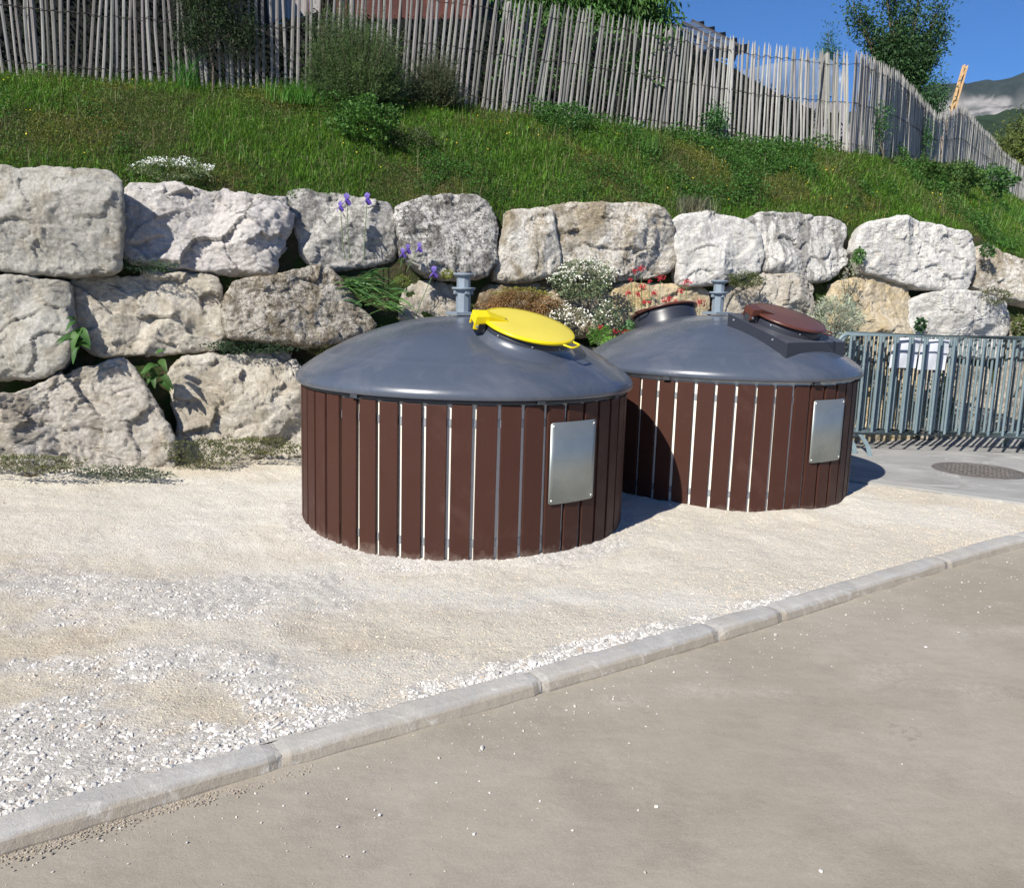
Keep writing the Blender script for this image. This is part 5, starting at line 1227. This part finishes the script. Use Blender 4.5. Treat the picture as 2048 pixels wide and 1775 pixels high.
# sunlit board gable seen above the hedge at the left
m = NT('old_boards')
c = m.mix(m.ramp(m.noise(2.5, 6, .65, sc3=(3, 3, .4)), .35, .65), (.30, .275, .26), (.42, .39, .37))
c = m.mix(m.ramp(m.noise(1.6, 4, .6, sc3=(2, 2, .3)), .55, .62), c, (.16, .06, .04))
m_board = m.fin(c, .85, m.bump(m.noise(30, 4, .6, sc3=(4, 4, .2)), .006))
m_red = simple('red_brown_boards', (.10, .032, .024), .8, var=.35, sc=5, bump=.005)
shed = empty('wooden_shed', tuple(float(q) for q in fpt(760, 60, 2.2)), 'old wooden shed with grey and red brown boards behind the fence', 'shed'); SL = A(shed.location[:])
def board_wall(name, x0, x1, ylo, yhi, back, mat, wdt=.11):
    p0 = fpt(x0, 60, back); p1 = fpt(x1, 60, back); L = np.linalg.norm((p1-p0)[:2]); nb = max(1, int(L/wdt)); b = MB()
    for i in range(nb):
        xa = x0+(x1-x0)*(i+.5)/nb; q = fpt(xa, ylo(xa), back); q2 = fpt(xa, yhi, back); d = (p1-p0)/L
        zt_ = min(q2[2], q[2]+3.2)
        b.box(((q[0]), q[1]+(i % 2)*.023, (q[2]+zt_)/2), (wdt*1.06, .022, zt_-q[2]), A([[d[0], -d[1], 0], [d[1], d[0], 0], [0, 0, 1.]]))
    return b.build(name, mat, shed, tuple(SL), bevel=.002)
board_wall('gable_boards', 490, 640, lambda x: np.interp(x, [490, 640], [62, 28]), -160, 1.9, m_board)
board_wall('side_boards', 640, 940, lambda x: 120, -160, 2.05, m_red)
board_wall('shaded_wall', 940, 1120, lambda x: 150, -160, 2.4, simple('shade_boards', (.055, .055, .07), .85, var=.3))  # shade put into the dark colour of these boards
b = MB(); p = fpt(490, 60, 1.84); q = fpt(640, 26, 1.84); b.tube([p, q], .012, 6); b.build('lower_trim', m_board, shed, tuple(SL))
for x in (955, 1085):
    b = MB(); p = fpt(x, 200, 2.2); q = fpt(x, -60, 2.2); b.box((p+q)/2, (.10, .10, q[2]-p[2])); b.build('post', m_bark, shed, tuple(SL))
p = fpt(500, -150, 1.5); q = fpt(1200, -150, 1.5); b = MB(); pm = (p+q)/2; dd_ = (q-p)[:2]; an = math.atan2(dd_[1], dd_[0]); Lr = np.linalg.norm(dd_)
b.box((pm[0], pm[1]+2.9, pm[2]+.75), (Lr+.6, 4.0, .08), A([[math.cos(an), -math.sin(an), 0], [math.sin(an), math.cos(an), 0], [0, 0, 1.]])); b.build('roof', simple('roof_felt', (.08, .05, .04), .9), shed, tuple(SL))

# trees ------------------------------------------------------------------------------------
def tree(name, label, base, blobs, nl, leaf, colr, wr=.3, droop=.3, trunk=.06, hang=0., seed=0, cat='tree', group=None, upw=.3, mat=None, cv=.35, pat=.35):
    """blobs: (centre, radii) world; limbs run from the trunk to each blob, leaves fill twig clusters in it"""
    root = empty(name, tuple(base), label, cat, group); B0 = A(base, float); b = MB(); parts = []
    ctr = np.mean([c for c, r in blobs], 0); fork = B0*.6+ctr*.4; fork[:2] = B0[:2]*.7+ctr[:2]*.3
    b.tube(A([B0-A([0, 0, .4]), B0*.5+fork*.5+A([.03, 0, 0]), fork])-B0, [trunk*1.2, trunk, trunk*.8], 9)
    tot = sum(r[0]*r[1]*r[2] for c, r in blobs)**1.
    lb = MB()
    for bi, (c, r) in enumerate(blobs):
        c = A(c, float); r = A(r, float); mid = (fork+c)/2+rng.normal(size=3)*.05*r
        lb.tube(A([fork, mid, c, c+A([0, 0, r[2]*.7])])-B0, [trunk*.6, trunk*.4, trunk*.22, trunk*.05], 6)
        n = int(nl*r[0]*r[1]*r[2]/tot); nt_ = max(6, n//26)
        q = nz(rng.normal(size=(nt_, 3))); tw = c+q*(rng.random((nt_, 1))**(1/2.6))*r*(1+.25*fbm(q*2+seed+bi, 5, 2))[:, None]
        for t_ in tw[::3]: lb.tube(A([c+(t_-c)*.15, (c+t_)/2+A([0, 0, -.02]), t_])-B0, [trunk*.12, trunk*.07, trunk*.03], 4, cap=False)
        per = 26; P = np.repeat(tw, per, 0)+rng.normal(size=(nt_*per, 3))*leaf*A([1.15, 1.15, 1.5]); D = nz(rng.normal(size=P.shape)+A([0, 0, upw])+nz(P-c)*.6-A([0, 0, hang]))
        pt = 1+pat*fbm(P*(1.2/max(r)), 300+seed, 2)
        parts.append(leafset(P-B0, D, rng.uniform(.7, 1.25, len(P))*leaf, leaf*wr*.5, shade(colr, len(P), cv)*pt[:, None], droop))
    b.build('trunk', m_bark, root, smooth=True); lb.build('limb', m_bark, root, smooth=True); put('crown', parts, mat or m_leaf, root); return root
def bl(x, y, Y, rx, rz, ry=None): return (on_y(x, y, Y), (rx*Y/F_PX, (ry or rx)*Y/F_PX, rz*Y/F_PX))
def ground_at(x, Y):
    yb = float(fb_y(x)); f_ = fence_pt(float(x)); p = on_y(x, yb, Y); return A([p[0], Y, f_[2]+.10*(Y-f_[1])-.05])
YT = 12.6
tree('fruit_tree', 'fruit tree with hanging pointed leaves rising behind the middle of the fence', ground_at(1150, YT),
     [bl(1045, 30, YT, 52, 40), bl(1120, -30, YT, 70, 60), bl(1150, 40, YT, 60, 42), bl(1215, 20, YT, 65, 62), bl(1265, -40, YT, 60, 60), bl(1290, 55, YT, 38, 32), bl(1190, 85, YT, 80, 40), bl(1080, 90, YT-.5, 50, 38), bl(1310, 90, YT, 28, 26)],
     30000, .105, (.055, .125, .028), wr=.33, droop=.35, hang=1.2, seed=61, upw=0)
YT = 19.
plumes = []
for tx, ty_ in ((1700, 6), (1722, 34), (1766, -45), (1790, -20), (1838, -30), (1884, 4), (1893, 46), (1872, 92), (1742, 88)):
    for q in (.30, .48, .66, .82, .95):
        plumes.append(bl(1808+(tx-1808)*q+rng.normal()*2, 165+(ty_-165)*q, YT, 15-9*q, 17-4*q))
plumes += [bl(1785, 120, YT, 22, 30), bl(1815, 135, YT, 24, 34), bl(1760, 135, YT, 14, 20), bl(1832, 175, YT, 18, 22), bl(1800, 90, YT, 14, 30), bl(1850, 120, YT, 12, 22)]
tree('upright_tree', 'tall upright broom shaped dark green tree behind the fence bend', ground_at(1800, YT), plumes, 15000, .10, (.034, .078, .026), wr=.34, seed=62, upw=1.0, trunk=.05)
tree('young_tree', 'slim young tree poking above the pale part of the fence', ground_at(1657, 13.), [bl(1656, 75, 13., 8, 28), bl(1655, 112, 13., 15, 24), bl(1658, 160, 13., 17, 30)], 1500, .05, (.035, .10, .035), seed=63, trunk=.02, upw=.8)
tree('sapling', 'small sapling just beyond the fence where it dips, before the mountain', ground_at(1880, 17.5), [bl(1872, 185, 17.5, 18, 22), bl(1858, 215, 17.5, 22, 22), bl(1880, 240, 17.5, 12, 14)], 1500, .085, (.040, .095, .035), seed=64, trunk=.025)
YT = 24.
tree('round_shrub', 'large olive green round tree at the right frame edge beyond the fence', ground_at(2060, YT), [bl(2075, 300, YT, 70, 62), bl(2015, 335, YT, 36, 46), bl(2160, 290, YT, 80, 80), bl(2055, 390, YT, 46, 46), bl(1992, 292, YT, 18, 20)], 24000, .13, (.10, .13, .034), seed=65, trunk=.1, cv=.45, pat=.6)
tree('dark_shrub', 'dark shrub spilling over the fence at the left', fence_pt(430.)+A([0, -.12, 0]), [(fence_pt(425.)+A([0, -.13, .85]), (.30, .14, .40)), (fence_pt(490.)+A([0, -.13, .55]), (.17, .12, .30)), (fence_pt(405.)+A([0, -.13, .42]), (.18, .10, .18)), (fence_pt(400.)+A([0, -.13, 1.25]), (.26, .16, .30)), (fence_pt(460.)+A([0, -.13, 1.35]), (.2, .12, .22)), (fence_pt(388.)+A([0, -.13, .45]), (.14, .1, .10))],
     17000, .034, (.022, .040, .014), seed=66, trunk=.010, cat='bush')
for x, y, w_, h_, lb, sd in ((1755, 240, 22, 42, 'green climber growing up the fence near its bend', 67), (1845, 268, 20, 30, 'leafy climber on the receding part of the fence', 68), (1430, 240, 9, 20, 'small dark weed climbing the foot of the pale fence section', 69)):
    f_ = fence_pt(float(x)); Yc = f_[1]-.14
    tree('climber', lb, A([f_[0], Yc, f_[2]-.05]), [bl(x, y, Yc, w_*.8, h_*.6), bl(x+4, y+h_*.7, Yc, w_*.5, h_*.4)], 650, .055, (.045, .12, .035), seed=sd, trunk=.012, cat='climber')
# green growth behind the pales (middle)
clump('leafy_weed', tuple(float(q) for q in fpt(1180, 200, .35)), 'leafy green growth showing through the pales in the middle', 'weed', 2600, (1.0, .18, .42), .05, (.06, .13, .035), seed=70, wr=.36)

# pergola roof -------------------------------------------------------------------------------
per = empty('pergola', tuple(float(q) for q in ground_at(1375, 13.5)), 'wooden pergola with grey lattice roof panels and shaped rafter ends behind the fence', 'pergola'); PL = A(per.location[:])
m_pw = simple('pergola_wood', (.055, .047, .048), .8, var=.25, bump=.004); m_pp = simple('roof_panel', (.09, .12, .17), .35, var=.1)
# roof plane: four pixel corners placed at their own depth
ca_, cb_, cc_, cd_ = on_y(1326, 56, 13.6), on_y(1388, 46, 14.8), on_y(1474, 92, 13.6), on_y(1400, 104, 12.4)
def rp_(u, v, dz=0.): return (ca_*(1-u)*(1-v)+cb_*(1-u)*v+cc_*u*v+cd_*u*(1-v))+A([0, 0, dz])
for i in range(4):
    for j in range(3):
        u0, u1, v0, v1 = i/4+.01, (i+1)/4-.01, j/3+.015, (j+1)/3-.015; V = [rp_(u0, v0), rp_(u1, v0), rp_(u1, v1), rp_(u0, v1)]; V = A(V+[v_+A([0, 0, .02]) for v_ in V])
        mk('roof_panel', V, A([[0, 3, 2, 1], [4, 5, 6, 7], [0, 1, 5, 4], [1, 2, 6, 5], [2, 3, 7, 6], [3, 0, 4, 7]]), m_pp, per, tuple(PL))
def beam(p, q, w_, h_, name, par=per, mt=None, LL=None):
    d = q-p; L = np.linalg.norm(d); d = d/L; sx_ = nz(np.cross(d, A([0, 0, 1]))); up = np.cross(sx_, d); b = MB(); b.box((p+q)/2, (w_, L, h_), np.stack([sx_, d, up], -1)); b.build(name, mt or m_pw, par, tuple(PL if LL is None else LL), bevel=.004)
for i in range(5): beam(rp_(i/4., -.12, -.06), rp_(i/4., 1.32, -.06), .06, .13, 'rafter')
for j in range(4): beam(rp_(-.05, j/3., .012), rp_(1.05, j/3., .012), .035, .05, 'purlin')
for u, v in ((.12, .1), (.9, .15), (.1, .9), (.9, .9)):
    q = rp_(u, v, -.09); beam(A([q[0], q[1], q[2]-2.6]), q, .11, .11, 'post')
for v in (.1, .92): beam(rp_(-.02, v, -.14), rp_(1.02, v, -.14), .06, .12, 'beam')
# pale plastic sheet and low plinth seen through the fence
m = NT('pale_plastic'); c = m.mix(m.ramp(m.noise(2, 4), .3, .7), (.22, .30, .44), (.30, .38, .52)); m.fin(c, .4)
tb = m.n('ShaderNodeBsdfTransparent'); tr = m.n('ShaderNodeBsdfTranslucent'); tr.inputs[0].default_value = (.6, .68, .8, 1); ms = m.n('ShaderNodeMixShader'); ms.inputs[0].default_value = .35; m.l(m.b.outputs[0], ms.inputs[1]); m.l(tr.outputs[0], ms.inputs[2])
m2 = m.n('ShaderNodeMixShader'); m2.inputs[0].default_value = .45; m.l(ms.outputs[0], m2.inputs[1]); m.l(tb.outputs[0], m2.inputs[2]); m.l(m2.outputs[0], m.out.inputs[0]); m_plastic = m.m
gh = empty('plastic_tunnel', tuple(float(q) for q in fpt(1570, 300, 1.4)), 'pale translucent plastic garden tunnel behind the fence before its bend', 'garden tunnel'); GL = A(gh.location[:])
nx_, ny_ = 24, 12; V = []
tpx = crv([(1470, 138), (1500, 128), (1540, 118), (1580, 112), (1640, 104), (1672, 106), (1690, 125)])
for i in range(nx_+1):
    x = 1472+(1690-1472)*i/nx_; yt = float(tpx(x))
    for j in range(ny_+1):
        t = j/ny_; V.append(fpt(x, yt, 1.35)+A([0, .55*(1-math.cos(t*math.pi)), -1.3*abs(1-math.sin(min(1, .15+t*.85)*math.pi))**1.4]))
mk('plastic_cover', A(V), grid_faces(nx_+1, ny_+1), m_plastic, gh, tuple(GL), smooth=True)
pa, pb = fpt(1595, 205, 1.25), fpt(1700, 205, 1.25); b = MB(); n_ = 1
V = [pa, pb, pb+A([0, .12, 0]), pa+A([0, .12, 0])]; V = A([v_-A([0, 0, 1.3]) for v_ in V]+V)
mk('plinth', V, A([[0, 3, 2, 1], [4, 5, 6, 7], [0, 1, 5, 4], [1, 2, 6, 5], [2, 3, 7, 6], [3, 0, 4, 7]]), simple('plinth_wall', (.20, .20, .24), .9), gh, tuple(GL))

# crane boom before the mountain
Yk = 85.; p0 = on_y(1907, 215, Yk); p1 = on_y(1931, 131, Yk); dv = (p1-p0)/np.linalg.norm(p1-p0); foot = p0-dv*(p0[2]+.3)/dv[2]
crane = empty('crane', tuple(float(q) for q in foot), 'distant orange lattice crane boom leaning in front of the mountain', 'crane')
m_cr = simple('crane_orange', (.52, .33, .16), .6, var=.1); sx_ = nz(np.cross(dv, A([0, 1, 0.]))); uy = np.cross(sx_, dv); Lk = np.linalg.norm(p1-foot); b = MB(); hwid = .17; nk = int(Lk/1.3)
for a in (-1, 1):
    for c_ in (-1, 1): b.tube(A([sx_*a*hwid+uy*c_*hwid, dv*Lk+sx_*a*hwid*.85+uy*c_*hwid*.85]), .07, 5)
for k in range(nk):
    t0, t1 = Lk*k/nk, Lk*(k+1)/nk
    for c_ in (-1, 1):
        sg = 1 if k % 2 else -1; b.tube(A([dv*t0+sx_*sg*hwid+uy*c_*hwid, dv*t1-sx_*sg*hwid+uy*c_*hwid]), .045, 4); b.tube(A([dv*t0+uy*sg*hwid+sx_*c_*hwid, dv*t1-uy*sg*hwid+sx_*c_*hwid]), .045, 4)
b.build('boom', m_cr, crane)
b = MB(); b.box((0, 0, .5), (2.2, 3.4, 1.0)); b.build('base', m_cr, crane, bevel=.05)

# ================================================================== AIR
m = bpy.data.materials.new('air'); m.use_nodes = True; t_ = m.node_tree; t_.nodes.clear()
ou = t_.nodes.new('ShaderNodeOutputMaterial'); pv = t_.nodes.new('ShaderNodeVolumePrincipled'); pv.inputs['Color'].default_value = (.62, .76, 1, 1); pv.inputs['Density'].default_value = .00007
t_.links.new(pv.outputs[0], ou.inputs['Volume'])
b = MB(); b.box((0, 0, 176.7), (9300, 9300, 356)); tag(b.build('haze', m), 'thin blue air between here and the mountain', 'haze', kind='stuff')
